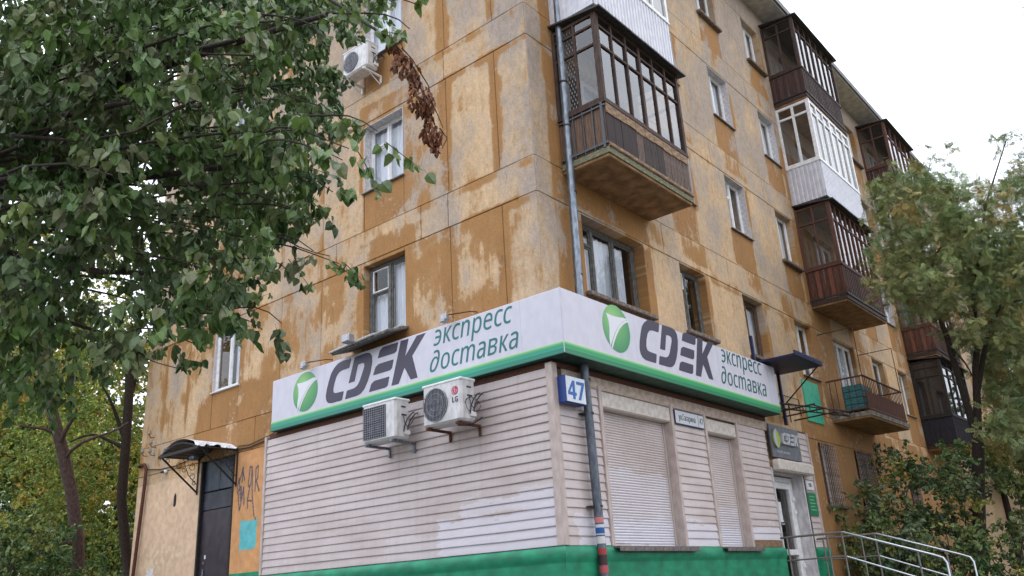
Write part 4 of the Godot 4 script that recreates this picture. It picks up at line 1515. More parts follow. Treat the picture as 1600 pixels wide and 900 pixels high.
func base_course(parent: Node, f: Transform3D, s0: float, s1: float, m0: float, m1: float) -> void:
	var b := MB.new()
	var prof := [Vector2(2.14, 0.06), Vector2(2.14, 0.11), Vector2(2.125, 0.142), Vector2(2.09, 0.162), Vector2(2.05, 0.168), Vector2(2.0, 0.16), Vector2(1.965, 0.146), Vector2(1.945, 0.136), Vector2(1.93, 0.132), Vector2(0.0, 0.132)]
	b.smooth = true
	for i in prof.size() - 1:
		var p: Vector2 = prof[i]
		var q: Vector2 = prof[i + 1]
		var cuts := [0.0, 0.31, 0.66, 1.0]
		for j in 3:
			var pa := lerpf(s0 + m0 * p.y, s1 + m1 * p.y, cuts[j])
			var pb := lerpf(s0 + m0 * p.y, s1 + m1 * p.y, cuts[j + 1])
			var qa := lerpf(s0 + m0 * q.y, s1 + m1 * q.y, cuts[j])
			var qb := lerpf(s0 + m0 * q.y, s1 + m1 * q.y, cuts[j + 1])
			b.quad(Vector3(qa, q.x, q.y), Vector3(qb, q.x, q.y), Vector3(pb, p.x, p.y), Vector3(pa, p.x, p.y))
	b.smooth = false
	for s in [[s0, m0], [s1, m1]]:
		if s[1] == 0.0:
			var face := PackedVector2Array()
			for q in prof:
				face.append(Vector2(q.y, q.x))
			face.append(Vector2(0.0, 0.0))
			face.append(Vector2(0.0, 2.14))
			var ix := Geometry2D.triangulate_polygon(face)
			for i in range(0, ix.size(), 3):
				b.tri_out(Vector3(s[0], face[ix[i]].y, face[ix[i]].x), Vector3(s[0], face[ix[i + 1]].y, face[ix[i + 1]].x), Vector3(s[0], face[ix[i + 2]].y, face[ix[i + 2]].x), Vector3((s0 + s1) / 2, 1.0, 0.05))
	part("green_base", b, green_paint(), parent, f)


func build_shopfront() -> void:
	var shop := thing("shopfront_cladding", "pale pink vinyl siding shopfront over a green base round the corner", "shopfront")
	var uv_e := Vector4(-6.5, 6.7, 2.0, 2.6)
	var uv_s := Vector4(-0.2, 9.0, 2.0, 2.6)
	var me := siding_material("vinyl_siding_end", -6.5, 6.7, 2.0, 2.6, [[-2.15, 0.1, 2.1, 2.66, 0.7], [-1.7, 0.1, 2.6, 2.88, 0.6], [-3.2, -2.0, 2.0, 2.5, 0.25]], 5)
	var ms := siding_material("vinyl_siding_side", -0.2, 9.0, 2.0, 2.6, [[0.2, 6.6, 2.1, 2.53, 0.7], [1.05, 3.0, 2.1, 3.25, 0.5], [4.15, 5.3, 2.1, 2.8, 0.5]], 9)
	var end := holder("end_siding", shop)
	var side := holder("front_siding", shop)
	for a in [[end, f_end, -6.35, 0.0], [side, f_side, 0.0, 0.95], [side, f_side, 3.05, 4.05], [side, f_side, 5.33, 6.5], [side, f_side, 7.97, 8.55]]:
		var b := MB.new()
		b.box(Vector3(a[2], 2.14, 0.006), Vector3(a[3], 4.44, 0.08))
		part("batten_core", b, mat("batten_brown", srgb(92, 74, 62), 0.9), a[0], a[1])
	siding(end, f_end, uv_e, me, -6.35, 0.012, 2.145, 4.44, 0.082, 0.12, true)
	siding(side, f_side, uv_s, ms, 0.0, 0.95, 2.145, 4.27, 0.082)
	siding(side, f_side, uv_s, ms, 3.05, 4.05, 2.145, 4.27, 0.082)
	siding(side, f_side, uv_s, ms, 5.33, 6.5, 2.26, 4.27, 0.082)
	siding(side, f_side, uv_s, ms, 7.97, 8.55, 2.145, 4.4, 0.082)
	var beige := mottled("beige_trim", srgb(176, 160, 154), srgb(198, 182, 176), Vector3(1.5, 0.7, 1.5), 0.6)
	var cp := MB.new()
	cp.cbox(Vector3(0.006, 2.145, 0.006), Vector3(0.125, 4.5, 0.125), 0.008)
	part("corner_post", cp, beige, shop)
	var ep := MB.new()
	ep.cbox(Vector3(-6.41, 2.145, 0.006), Vector3(-6.345, 4.5, 0.112), 0.006)
	part("edge_post", ep, beige, shop)
	var ep2 := MB.new()
	ep2.cbox(Vector3(8.545, 2.145, 0.006), Vector3(8.61, 4.42, 0.112), 0.006)
	part("edge_post", ep2, beige, shop, f_side)
	var fa := MB.new()
	fa.cbox(Vector3(0.126, 4.275, 0.02), Vector3(6.6, 4.45, 0.098), 0.006)
	part("fascia_board", fa, mottled("beige_fascia", srgb(160, 140, 126), srgb(190, 172, 158), Vector3(1.0, 1.5, 1.0), 0.7), shop, f_side)
	var bb := MB.new()
	bb.cbox(Vector3(5.33, 2.145, 0.02), Vector3(6.5, 2.255, 0.095), 0.004)
	part("bare_board", bb, mottled("bare_brown_board", srgb(116, 88, 66), srgb(146, 116, 92), Vector3(1, 6, 1), 0.85), shop, f_side)
	roller_shutter(shop, f_side, 1.03, 2.95, 2.14, 4.27, 0.085, ms, uv_s)
	roller_shutter(shop, f_side, 4.13, 5.24, 2.14, 4.24, 0.085, ms, uv_s)
	base_course(shop, f_end, -6.41, 0.0, 0.0, 1.0)
	base_course(shop, f_side, 0.0, 6.5, -1.0, 0.0)
	base_course(shop, f_side, 7.97, 8.68, 0.0, 0.0)
	var gs := MB.new()
	gs.cbox(Vector3(-7.47, 0.0, 0.0), Vector3(-6.415, 2.23, 0.02), 0.006)
	part("green_strip", gs, green_paint(), shop)
	var bt := MB.new()
	bt.box(Vector3(-6.36, 2.13, 0.05), Vector3(0.1, 2.148, 0.115))
	part("starter_strip", bt, mat("dark_gap", srgb(40, 34, 34), 0.8), shop)
	# rusty beam and dark filler between the siding and the sign
	var bm := MB.new()
	bm.cbox(Vector3(-6.3, 4.45, 0.01), Vector3(0.1, 4.535, 0.08), 0.004)
	part("rusty_beam", bm, rusty(), shop)
	var bm2 := MB.new()
	bm2.cbox(Vector3(-0.06, 4.455, 0.01), Vector3(6.6, 4.535, 0.1), 0.004)
	part("rusty_beam", bm2, rusty(), shop, f_side)

	# ---- glazed shop door
	var d := holder("shop_door", shop, f_side * Transform3D(Basis(), Vector3(6.5, 1.28, 0)))
	var rv := MB.new()
	rv.box(Vector3(0.0, 0, -0.2), Vector3(0.05, 2.3, 0.11))
	rv.box(Vector3(1.41, 0, -0.2), Vector3(1.47, 2.3, 0.11))
	rv.box(Vector3(0.05, 2.22, -0.2), Vector3(1.41, 2.3, 0.1))
	part("reveal", rv, mottled("grey_white_reveal", srgb(176, 172, 174), srgb(206, 202, 204), Vector3(1.5, 0.8, 1.5), 0.7), d)
	var fr := MB.new()
	fr.cbox(Vector3(0.05, 0, -0.2), Vector3(0.13, 2.2, -0.12), 0.008)
	fr.cbox(Vector3(1.31, 0, -0.2), Vector3(1.41, 2.2, -0.12), 0.008)
	fr.cbox(Vector3(0.13, 2.1, -0.2), Vector3(1.31, 2.2, -0.122), 0.008)
	part("door_frame", fr, pvc(), d)
	var lf := MB.new()
	lf.cbox(Vector3(0.14, 0.02, -0.18), Vector3(0.25, 2.09, -0.1), 0.008)
	lf.cbox(Vector3(1.18, 0.02, -0.18), Vector3(1.3, 2.09, -0.1), 0.008)
	for y in [[0.02, 0.14], [0.74, 0.84], [1.97, 2.09]]:
		lf.cbox(Vector3(0.25, y[0], -0.18), Vector3(1.18, y[1], -0.102), 0.008)
	part("door_leaf", lf, pvc(), d)
	for y in [[0.14, 0.74], [0.84, 1.97]]:
		var gp := MB.new()
		gp.quad(Vector3(0.25, y[0], -0.14), Vector3(1.18, y[0], -0.14), Vector3(1.18, y[1], -0.14), Vector3(0.25, y[1], -0.14))
		part("pane", gp, pane_mat(), d)
	var pull := MB.new()
	pull.tube([Vector3(0.2, 0.78, -0.1), Vector3(0.2, 0.78, -0.03), Vector3(0.2, 1.14, -0.03), Vector3(0.2, 1.14, -0.1)], 0.016, 0.016, 8)
	part("handle", pull, pvc(), d)
	for y in [0.5, 1.5, 1.75]:
		var hg := MB.new()
		hg.cbox(Vector3(1.24, y, -0.105), Vector3(1.34, y + 0.09, -0.07), 0.01)
		part("hinge", hg, pvc(), d)
	var pp := MB.new()
	pp.box(Vector3(0.5, 1.35, -0.135), Vector3(0.75, 1.72, -0.132))
	part("paper_notice", pp, pvc(), d)
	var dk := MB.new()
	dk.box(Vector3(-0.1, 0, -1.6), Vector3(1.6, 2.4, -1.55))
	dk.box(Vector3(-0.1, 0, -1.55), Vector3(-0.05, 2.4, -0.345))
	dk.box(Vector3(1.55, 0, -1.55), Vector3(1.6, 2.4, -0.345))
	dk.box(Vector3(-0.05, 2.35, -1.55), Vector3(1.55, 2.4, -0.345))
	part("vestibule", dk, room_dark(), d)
	var bx := MB.new()
	bx.cbox(Vector3(0.06, 2.23, 0.1), Vector3(1.72, 2.45, 0.27), 0.03)
	part("shutter_box", bx, mottled("beige_shutter_box", srgb(188, 178, 170), srgb(212, 202, 194), Vector3(1.5, 1.5, 1.5), 0.5), d)
	var pi := MB.new()
	pi.cbox(Vector3(1.49, 0.0, 0.06), Vector3(1.52, 2.22, 0.118), 0.004)
	part("guide_rail", pi, mat("dark_rail", srgb(70, 66, 68), 0.5), d)


func stripe(parent: Node, f: Transform3D, s0: float, s1: float, y0: float, y1: float, d: float, teal: bool) -> void:
	var b := MB.new()
	b.uvm = Vector4(s0, s1 - s0, y0, y1 - y0)
	b.quad(Vector3(s0, y0, d), Vector3(s1, y0, d), Vector3(s1, y1, d), Vector3(s0, y1, d))
	var key := "sign_stripe_teal" if teal else "sign_stripe_green"
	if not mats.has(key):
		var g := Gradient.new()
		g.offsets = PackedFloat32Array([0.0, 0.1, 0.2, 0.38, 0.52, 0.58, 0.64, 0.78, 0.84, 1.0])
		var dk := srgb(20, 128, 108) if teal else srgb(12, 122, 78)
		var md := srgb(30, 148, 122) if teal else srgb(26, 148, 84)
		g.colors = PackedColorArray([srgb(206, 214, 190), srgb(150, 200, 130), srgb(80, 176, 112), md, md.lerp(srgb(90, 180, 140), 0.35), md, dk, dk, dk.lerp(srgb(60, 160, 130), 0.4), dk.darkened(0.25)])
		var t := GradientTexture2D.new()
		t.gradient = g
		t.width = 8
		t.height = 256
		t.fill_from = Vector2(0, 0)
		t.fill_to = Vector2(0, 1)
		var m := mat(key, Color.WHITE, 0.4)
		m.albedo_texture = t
	part("green_stripe", b, mats[key], parent, f)


func build_sign() -> void:
	var s := thing("shop_sign", "long white corner sign board with green logo, dark letters and green stripe", "sign")
	var white := mottled("sign_white_vinyl", srgb(201, 199, 212), srgb(209, 207, 220), Vector3(0.9, 0.5, 0.9), 0.4)
	var bx := MB.new()
	bx.cbox(Vector3(-6.1, 4.56, 0.09), Vector3(0.41, 5.46, 0.2), 0.01)
	part("end_board", bx, white, s)
	var bx2 := MB.new()
	bx2.cbox(Vector3(-0.194, 4.56, 0.28), Vector3(6.66, 5.462, 0.412), 0.01)
	part("front_board", bx2, white, s, f_side)
	var cap := MB.new()
	cap.box(Vector3(-6.1, 5.38, 0.01), Vector3(0.28, 5.44, 0.09))
	part("top_flashing", cap, metal_grey(), s)
	var cap2 := MB.new()
	cap2.box(Vector3(0.0, 5.38, 0.01), Vector3(6.64, 5.44, 0.28))
	part("top_flashing", cap2, metal_grey(), s, f_side)
	var so := MB.new()
	so.box(Vector3(-6.1, 4.542, 0.012), Vector3(0.405, 4.559, 0.196))
	part("soffit", so, mottled("dark_green_soffit", srgb(28, 62, 54), srgb(52, 84, 72), Vector3(1, 1, 1), 0.6), s)
	var so2 := MB.new()
	so2.box(Vector3(-0.01, 4.543, 0.012), Vector3(6.65, 4.56, 0.408))
	part("soffit", so2, mottled("dark_green_soffit", srgb(28, 62, 54), srgb(52, 84, 72), Vector3(1, 1, 1), 0.6), s, f_side)
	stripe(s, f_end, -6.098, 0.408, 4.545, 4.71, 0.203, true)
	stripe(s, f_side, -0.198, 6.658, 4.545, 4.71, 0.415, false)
	var seam := MB.new()
	seam.tube([Vector3(0.412, 4.55, 0.2), Vector3(0.412, 5.46, 0.2)], 0.006, 0.006, 6)
	part("corner_seam", seam, white, s)
	for x in [-4.62, -2.58, -0.3]:
		var sm := MB.new()
		sm.box(Vector3(x, 4.72, 0.199), Vector3(x + 0.003, 5.45, 0.2006))
		part("board_joint", sm, mat("sign_joint", srgb(168, 166, 180), 0.6), s)
	for x in [1.62, 4.27, 6.3]:
		var sm := MB.new()
		sm.box(Vector3(x, 4.72, 0.411), Vector3(x + 0.003, 5.45, 0.4126))
		part("board_joint", sm, mat("sign_joint", srgb(168, 166, 180), 0.6), s, f_side)
	var le := holder("end_lettering", s)
	logo(le, Transform3D(Basis(), Vector3(-5.47, 4.75, 0.2005)), 1.0)
	var ink := mat("sign_teal_letters", srgb(18, 108, 106), 0.45)
	var h := 0.235 / 0.34 * 0.46
	part("lettering", flat_text("эксnресс", h, 0.86, 0.2), ink, le, Transform3D(Basis(), Vector3(-2.0, 5.18, 0.2005)))
	part("lettering", flat_text("∂осmавка", h, 0.86, 0.2), ink, le, Transform3D(Basis(), Vector3(-2.1, 4.79, 0.2005)))
	var ls := holder("front_lettering", s, f_side)
	logo(ls, Transform3D(Basis(), Vector3(0.77, 4.79, 0.4125)), 1.035)
	var ink2 := mat("sign_dark_green_letters", srgb(10, 88, 84), 0.45)
	part("lettering", flat_text("эксnресс", h, 0.9, 0.14), ink2, ls, Transform3D(Basis(), Vector3(4.42, 5.2, 0.4125)))
	part("lettering", flat_text("∂осmавка", h, 0.9, 0.14), ink2, ls, Transform3D(Basis(), Vector3(4.3, 4.805, 0.4125)))


func build_fittings() -> void:
	# ---- air conditioners
	air_conditioner("white air conditioner with square wire grille under the sign, left of the LG unit", -3.18, -2.45, 3.84, 4.43, 0.28, 0.57, f_end, {"square": true, "cx": 0.27, "r": 0.22, "bracket": metal_grey()})
	air_conditioner("white LG air conditioner with round fan grille and red badge under the sign", -1.88, -1.12, 3.88, 4.47, 0.28, 0.57, f_end, {"r": 0.235, "cx": 0.262, "badge": true, "coil": true})
	air_conditioner("white air conditioner on triangular brackets beside the fourth floor window", -3.98, -3.3, 10.72, 11.26, 0.14, 0.42, f_end, {"r": 0.2, "cx": 0.24, "brace": true, "bracket": pvc()})

	# ---- drainpipe
	var dp := thing("drainpipe", "grey metal drainpipe down the corner with torn stickers near its foot", "drainpipe")
	var b := MB.new()
	b.tube([pt(0.72, 16.1, 0.16, f_side), pt(0.72, 11.0, 0.16, f_side), pt(0.68, 8.0, 0.16, f_side), pt(0.62, 5.5, 0.165, f_side), pt(0.52, 4.6, 0.2, f_side)], 0.062, 0.062, 14)
	part("pipe", b, metal_grey(), dp)
	var b2 := MB.new()
	b2.tube([pt(0.52, 4.62, 0.2, f_side), pt(0.55, 3.0, 0.2, f_side), pt(0.58, 0.25, 0.22, f_side), pt(0.58, 0.12, 0.34, f_side)], 0.06, 0.06, 14)
	part("lower_pipe", b2, mottled("dull_grey_pipe", srgb(74, 82, 94), srgb(112, 118, 128), Vector3(3, 1, 3), 0.55, 0.3), dp)
	for y in [13.6, 11.9, 9.2, 8.4, 7.25, 5.9]:
		var c := MB.new()
		c.tube([pt(0.69 - (8.0 - minf(y, 8.0)) * 0.024, y, 0.16, f_side), pt(0.69 - (8.0 - minf(y, 8.0)) * 0.024, y + 0.03, 0.16, f_side)], 0.068, 0.068, 14)
		part("clamp", c, metal_dark(), dp)
	for y in [4.32, 3.85, 2.62]:
		var c := MB.new()
		c.tube([pt(0.54 + (4.5 - y) * 0.014, y, 0.2, f_side), pt(0.54 + (4.5 - y) * 0.014, y + 0.025, 0.2, f_side)], 0.067, 0.067, 14)
		c.box(pt(0.44, y, 0.1, f_side) - Vector3(0, 0, 0.2), pt(0.44, y + 0.02, 0.2, f_side))
		part("clamp", c, metal_dark(), dp)
	var stick := [[2.49, 2.42, srgb(196, 120, 120), "КРЕД"], [2.4, 2.27, srgb(196, 206, 218), ""], [2.36, 2.285, srgb(34, 84, 150), "2м"], [2.25, 2.16, srgb(206, 204, 206), ""], [2.1, 2.03, srgb(170, 52, 52), "КРЕ"], [2.02, 1.9, srgb(60, 40, 40), "6"], [1.89, 1.8, srgb(178, 80, 84), ""]]
	for e in stick:
		var c := MB.new()
		c.smooth = true
		var cx: float = 0.55 + (3.0 - e[1]) * 0.0109
		var cz: float = 0.2 + (3.0 - e[1]) * 0.0073
		var out := 0.0635 if e[2] != srgb(34, 84, 150) else 0.065
		for i in 9:
			var a0 := -0.5 + 2.2 * i / 9.0
			var a1 := -0.5 + 2.2 * (i + 1) / 9.0
			c.quad(pt(cx - cos(a0) * out, e[1], cz + sin(a0) * out, f_side), pt(cx - cos(a1) * out, e[1], cz + sin(a1) * out, f_side), pt(cx - cos(a1) * out, e[0], cz + sin(a1) * out, f_side), pt(cx - cos(a0) * out, e[0], cz + sin(a0) * out, f_side))
		part("sticker", c, mat("sticker_%s" % str(e[2].to_html()), e[2], 0.6), dp)

	# ---- house number box
	var hn := thing("house_number_box", "white box with blue number 47 beside the drainpipe", "sign", f_side * Transform3D(Basis(), Vector3(-0.03, 3.94, 0.126)))
	b = MB.new()
	b.cbox(Vector3(0, 0, 0), Vector3(0.45, 0.37, 0.13), 0.012)
	part("casing", b, mat("deep_blue_casing", srgb(24, 58, 132), 0.45), hn)
	b = MB.new()
	b.cbox(Vector3(0.012, 0.012, 0.13), Vector3(0.438, 0.358, 0.142), 0.004)
	part("face", b, mottled("opal_white", srgb(200, 208, 220), srgb(216, 222, 232), Vector3(3, 3, 3), 0.35), hn)
	part("digits", flat_text("47", 0.25, 1.02, 0.0, true, true), mat("blue_digits", srgb(28, 92, 168), 0.4), hn, Transform3D(Basis(), Vector3(0.225, 0.055, 0.1425)))

	# ---- street name plate
	var sn := thing("street_name_plate", "small white street name plate with dark blue border between the shutters", "sign", f_side * Transform3D(Basis(), Vector3(3.06, 4.02, 0.1)))
	b = MB.new()
	b.cbox(Vector3(0, 0, 0), Vector3(0.96, 0.235, 0.02), 0.004)
	part("plate", b, mat("navy_border", srgb(40, 52, 92), 0.5), sn)
	b = MB.new()
	b.cbox(Vector3(0.015, 0.015, 0.02), Vector3(0.755, 0.22, 0.024), 0.002)
	b.cbox(Vector3(0.77, 0.015, 0.02), Vector3(0.945, 0.22, 0.024), 0.002)
	part("face", b, mat("plate_white", srgb(204, 206, 212), 0.5), sn)
	part("lettering", flat_text("ул.Гагарина", 0.1, 0.72, 0.0, false, true), mat("plate_ink", srgb(60, 60, 80), 0.5), sn, Transform3D(Basis(), Vector3(0.385, 0.075, 0.0242)))
	part("lettering", flat_text("47", 0.1, 0.8, 0.0, false, true), mat("plate_ink", srgb(60, 60, 80), 0.5), sn, Transform3D(Basis(), Vector3(0.857, 0.07, 0.0242)))

	# ---- plaque over the shop door
	var pq := thing("door_plaque", "grey plaque with raised pale logo letters above the shop door", "sign", f_side * Transform3D(Basis(), Vector3(6.6, 3.78, 0.11)))
	b = MB.new()
	b.cbox(Vector3(0, 0, 0), Vector3(1.38, 0.63, 0.04), 0.006)
	part("plate", b, mottled("grey_plaque", srgb(92, 94, 102), srgb(112, 114, 122), Vector3(1, 1, 1), 0.4, 0.2), pq)
	var sc := 0.34
	var ball := PackedVector2Array()
	for i in 28:
		ball.append(Vector2(0.22 + 0.15 * cos(TAU * i / 28), 0.36 + 0.17 * sin(TAU * i / 28)))
	b = MB.new()
	b.prism(ball, 0.04, 0.07)
	part("logo_ball", b, mat("plaque_lime", srgb(160, 176, 62), 0.4), pq)
	b = MB.new()
	var crescent := PackedVector2Array()
	for i in 15:
		var a := PI * 0.5 + PI * i / 14.0
		crescent.append(Vector2(0.22 + 0.165 * cos(a), 0.36 + 0.185 * sin(a)))
	for i in 9:
		var a := PI * 1.5 - PI * i / 8.0
		crescent.append(Vector2(0.23 + 0.06 * cos(a), 0.36 + 0.18 * sin(a)))
	b.prism(crescent, 0.07, 0.085)
	part("logo_crescent", b, mat("plaque_letters", srgb(178, 180, 186), 0.4), pq)
	for p in logo_letters():
		b = MB.new()
		b.prism(p, 0.0, 0.06)
		part("letter", b, mat("plaque_letters", srgb(178, 180, 186), 0.4), pq, Transform3D(Basis().scaled(Vector3(sc, sc, 1)), Vector3(0.1, 0.27, 0.04)))
	part("lettering", flat_text("экспресс доставка", 0.055, 0.95, 0.0), mat("plaque_letters", srgb(178, 180, 186), 0.4), pq, Transform3D(Basis(), Vector3(0.2, 0.1, 0.04)))

	# ---- green notice right of the door
	var gn := thing("green_notice", "green opening hours notice with white plate above, right of the door", "sign", f_side * Transform3D(Basis(), Vector3(8.03, 2.75, 0.112)))
	b = MB.new()
	b.cbox(Vector3(0, 0, 0), Vector3(0.42, 0.44, 0.008), 0.002)
	part("board", b, mat("notice_green", srgb(14, 120, 74), 0.45), gn)
	for i in 5:
		b = MB.new()
		b.box(Vector3(0.07, 0.36 - i * 0.065, 0.008), Vector3(0.34 - 0.05 * (i % 2), 0.378 - i * 0.065, 0.0095))
		part("text_line", b, mat("notice_pale", srgb(130, 186, 156), 0.45), gn)
	b = MB.new()
	b.cbox(Vector3(0.02, 0.5, 0), Vector3(0.4, 0.68, 0.006), 0.002)
	part("number_plate", b, pvc(), gn)
	part("lettering", flat_text("120", 0.07, 0.9, 0.0, true, true), mat("plate_ink", srgb(60, 60, 80), 0.5), gn, Transform3D(Basis(), Vector3(0.21, 0.56, 0.0062)))

	# ---- door canopy on the end wall
	var ca := thing("entrance_canopy", "dark arched entrance canopy with scrollwork brackets and melting snow on top", "canopy")
	var xl := -8.74
	var xr := -7.4
	var deep := 0.84
	var arch := func(u: float) -> float: return 4.43 + 0.15 * sin(PI * u)
	b = MB.new()
	for i in 24:
		var q := []
		for e in [[i, 0], [i + 1, 0], [i + 1, 1], [i, 1]]:
			var u: float = e[0] / 24.0
			q.append(Vector3(lerpf(xl, xr, u), arch.call(u) + 0.012 * (e[0] % 2), deep * e[1]))
		var dn := Vector3(0, -0.014, 0)
		b.quad_out(q[0], q[1], q[2], q[3], Vector3(-8, 0, 0.4))
		b.quad_out(q[0] + dn, q[1] + dn, q[2] + dn, q[3] + dn, Vector3(-8, 9, 0.4))
		b.quad_out(q[3], q[2], q[2] + dn, q[3] + dn, Vector3(-8, 4.5, 0.3))
	part("roof_sheet", b, mottled("dark_bitumen_sheet", srgb(34, 34, 42), srgb(58, 56, 64), Vector3(3, 3, 3), 0.55), ca)
	b = MB.new()
	for x in [xl, xr]:
		b.cbox(Vector3(x - 0.015, 4.36, deep - 0.03), Vector3(x + 0.015, 4.44, deep - 0.021), 0.004)
		b.tube([Vector3(x, 4.42, deep), Vector3(x, 4.44, 0.01)], 0.016, 0.016, 4)
		b.tube([Vector3(x, 4.42, deep - 0.04), Vector3(x, 3.8, 0.02)], 0.018, 0.018, 4)
		b.tube([Vector3(x, 4.45, 0.02), Vector3(x, 3.76, 0.02)], 0.016, 0.016, 4)
	b.cbox(Vector3(xl - 0.02, 4.385, deep - 0.02), Vector3(xr + 0.02, 4.44, deep + 0.012), 0.004)
	part("frame", b, metal_dark(), ca)
	b = MB.new()
	b.box(Vector3(xl, 4.42, 0.0), Vector3(xl + 0.012, 4.435, deep - 0.03))
	b.box(Vector3(xr - 0.012, 4.42, 0.0), Vector3(xr, 4.435, deep - 0.03))
	part("side_board", b, mat("near_black_board", srgb(32, 32, 40), 0.6), ca)
	b = MB.new()
	for x in [xl, xr]:
		for sp in [[4.28, 0.16, 0.075], [4.1, 0.14, 0.065], [4.3, 0.42, 0.07], [3.98, 0.1, 0.045], [4.22, 0.32, 0.05], [4.36, 0.66, 0.045]]:
			var arc := []
			for i in 20:
				var a = i / 19.0 * TAU * 1.15 + sp[1] * 9.0
				var r: float = sp[2] * (1.0 - 0.55 * i / 19.0)
				arc.append(Vector3(x, sp[0] + sin(a) * r, sp[1] + cos(a) * r))
			b.tube(arc, 0.006, 0.006, 5)
		b.tube([Vector3(x, 3.95, 0.03), Vector3(x, 4.12, 0.22), Vector3(x, 4.3, 0.3), Vector3(x, 4.42, 0.34)], 0.007, 0.007, 5)
	part("scrollwork", b, metal_dark(), ca)
	b = MB.new()
	b.cbox(Vector3(-8.2, 4.3, 0.4), Vector3(-8.05, 4.4, 0.55), 0.03)
	part("lamp", b, metal_grey(), ca)
	var snow := thing("snow_patch", "patch of melting white snow lying on the entrance canopy", "snow")
	b = MB.new()
	b.smooth = true
	var nse := FastNoiseLite.new()
	nse.seed = 8
	nse.frequency = 3.2
	var hs := func(i: int, j: int) -> float:
		var u := i / 36.0
		var w := j / 24.0
		var e := minf(minf(u, 1.0 - u) * 3.0, minf(w * 0.9, 1.0 - w) * 2.6)
		return clampf(minf(u - 0.1, 1.02 - u) * 3.4 + nse.get_noise_2d(u * 2.6, w * 1.6) * 0.8 - 0.05 * absf(w - 0.5), -0.2, 0.42) * 0.14
	for i in 36:
		for j in 24:
			var hh := [hs.call(i, j), hs.call(i + 1, j), hs.call(i + 1, j + 1), hs.call(i, j + 1)]
			if hh.max() <= 0.0:
				continue
			var v := []
			for q in 4:
				var ii: int = i + (1 if q == 1 or q == 2 else 0)
				var jj: int = j + (1 if q >= 2 else 0)
				var t := jj / 24.0
				v.append(Vector3(lerpf(xl, xr, ii / 36.0), arch.call(ii / 36.0) + 0.008 + maxf(hh[q], -0.004), deep * t))
			b.quad_out(v[0], v[1], v[2], v[3], Vector3(-8, 0, 0.5))
	part("snow", b, mottled("old_snow", srgb(206, 208, 218), srgb(228, 230, 236), Vector3(4, 4, 4), 0.9), snow)

	# ---- conduit, insulators, cables on the end wall
	var cd := thing("wall_conduit", "brown rusty conduit pipe bent to the wall at the left edge of the building", "pipe")
	b = MB.new()
	b.tube([Vector3(-11.12, 4.62, 0.02), Vector3(-11.0, 4.63, 0.06), Vector3(-10.78, 4.61, 0.08), Vector3(-10.7, 4.5, 0.08), Vector3(-10.72, 4.2, 0.07), Vector3(-10.86, 2.4, 0.07), Vector3(-10.95, 0.1, 0.07)], 0.035, 0.035, 8)
	part("pipe", b, rusty(), cd)
	var spots := [["uppermost", -10.62, 5.22], ["second", -10.52, 5.0], ["outermost", -10.85, 4.86], ["lowest", -10.53, 4.83]]
	for e in spots:
		var ins := thing("wire_insulator", "%s of the small white wire insulators on hooks left of the canopy" % e[0], "insulator", Transform3D(Basis(), Vector3(e[1], e[2], 0)), "wire insulators on the end wall")
		b = MB.new()
		b.tube([Vector3(0, -0.05, 0), Vector3(0, -0.06, 0.08), Vector3(0, -0.02, 0.12), Vector3(0, 0.06, 0.12)], 0.009, 0.009, 6)
		part("hook", b, rusty(), ins)
		b = MB.new()
		b.lathe([[0.0, 0.0], [0.035, 0.0], [0.04, 0.03], [0.026, 0.05], [0.034, 0.07], [0.02, 0.1], [0.0, 0.105]], 10)
		part("porcelain", b, mottled("brown_grey_porcelain", srgb(120, 110, 108), srgb(170, 162, 160), Vector3(6, 6, 6), 0.3), ins, Transform3D(Basis(), Vector3(0, 0.0, 0.12)))
	var wr := thing("wall_cable", "thin dark cable sagging along the end wall from conduit to shop sign", "cable")
	b = MB.new()
	b.tube([Vector3(-10.72, 4.5, 0.04), Vector3(-10.2, 4.44, 0.03), Vector3(-9.6, 4.43, 0.03), Vector3(-9.2, 4.47, 0.03), Vector3(-8.8, 4.55, 0.03)], 0.012, 0.012, 5)
	b.tube([Vector3(-7.4, 4.44, 0.03), Vector3(-7.0, 4.42, 0.03), Vector3(-6.6, 4.46, 0.03), Vector3(-6.2, 4.5, 0.03)], 0.012, 0.012, 5)
	b.tube([Vector3(-7.4, 4.5, 0.03), Vector3(-7.0, 4.47, 0.03), Vector3(-6.6, 4.52, 0.03), Vector3(-6.2, 4.57, 0.03)], 0.009, 0.009, 5)
	part("cable", b, mat("black_cable", srgb(44, 36, 34), 0.6), wr)
	var cc := thing("wall_camera", "tiny white camera on the pale painted wall left of the canopy", "camera", Transform3D(Basis(), Vector3(-9.98, 4.36, 0)))
	b = MB.new()
	b.cbox(Vector3(-0.05, -0.03, 0.0), Vector3(0.05, 0.04, 0.08), 0.02)
	part("housing", b, pvc(), cc)
	b = MB.new()
	b.tube([Vector3(0, 0, 0.08), Vector3(0.02, -0.02, 0.13)], 0.028, 0.024, 10)
	part("lens", b, mat("dark_lens", srgb(70, 70, 76), 0.3), cc)
	var ho := thing("wall_vent", "dark broken vent hole in the pale wall left of the entrance door", "vent", Transform3D(Basis(), Vector3(-9.57, 3.75, 0)))
	b = MB.new()
	b.prism(poly([-.05, -.11, .0, -.13, .05, -.1, .055, .02, .04, .1, .0, .14, -.04, .08]), 0.001, 0.004)
	part("hole", b, mat("dark_hole", srgb(46, 38, 34), 0.95), ho)

	# ---- spot lamps over the sign and the ledge under the second floor window
	var li := 0
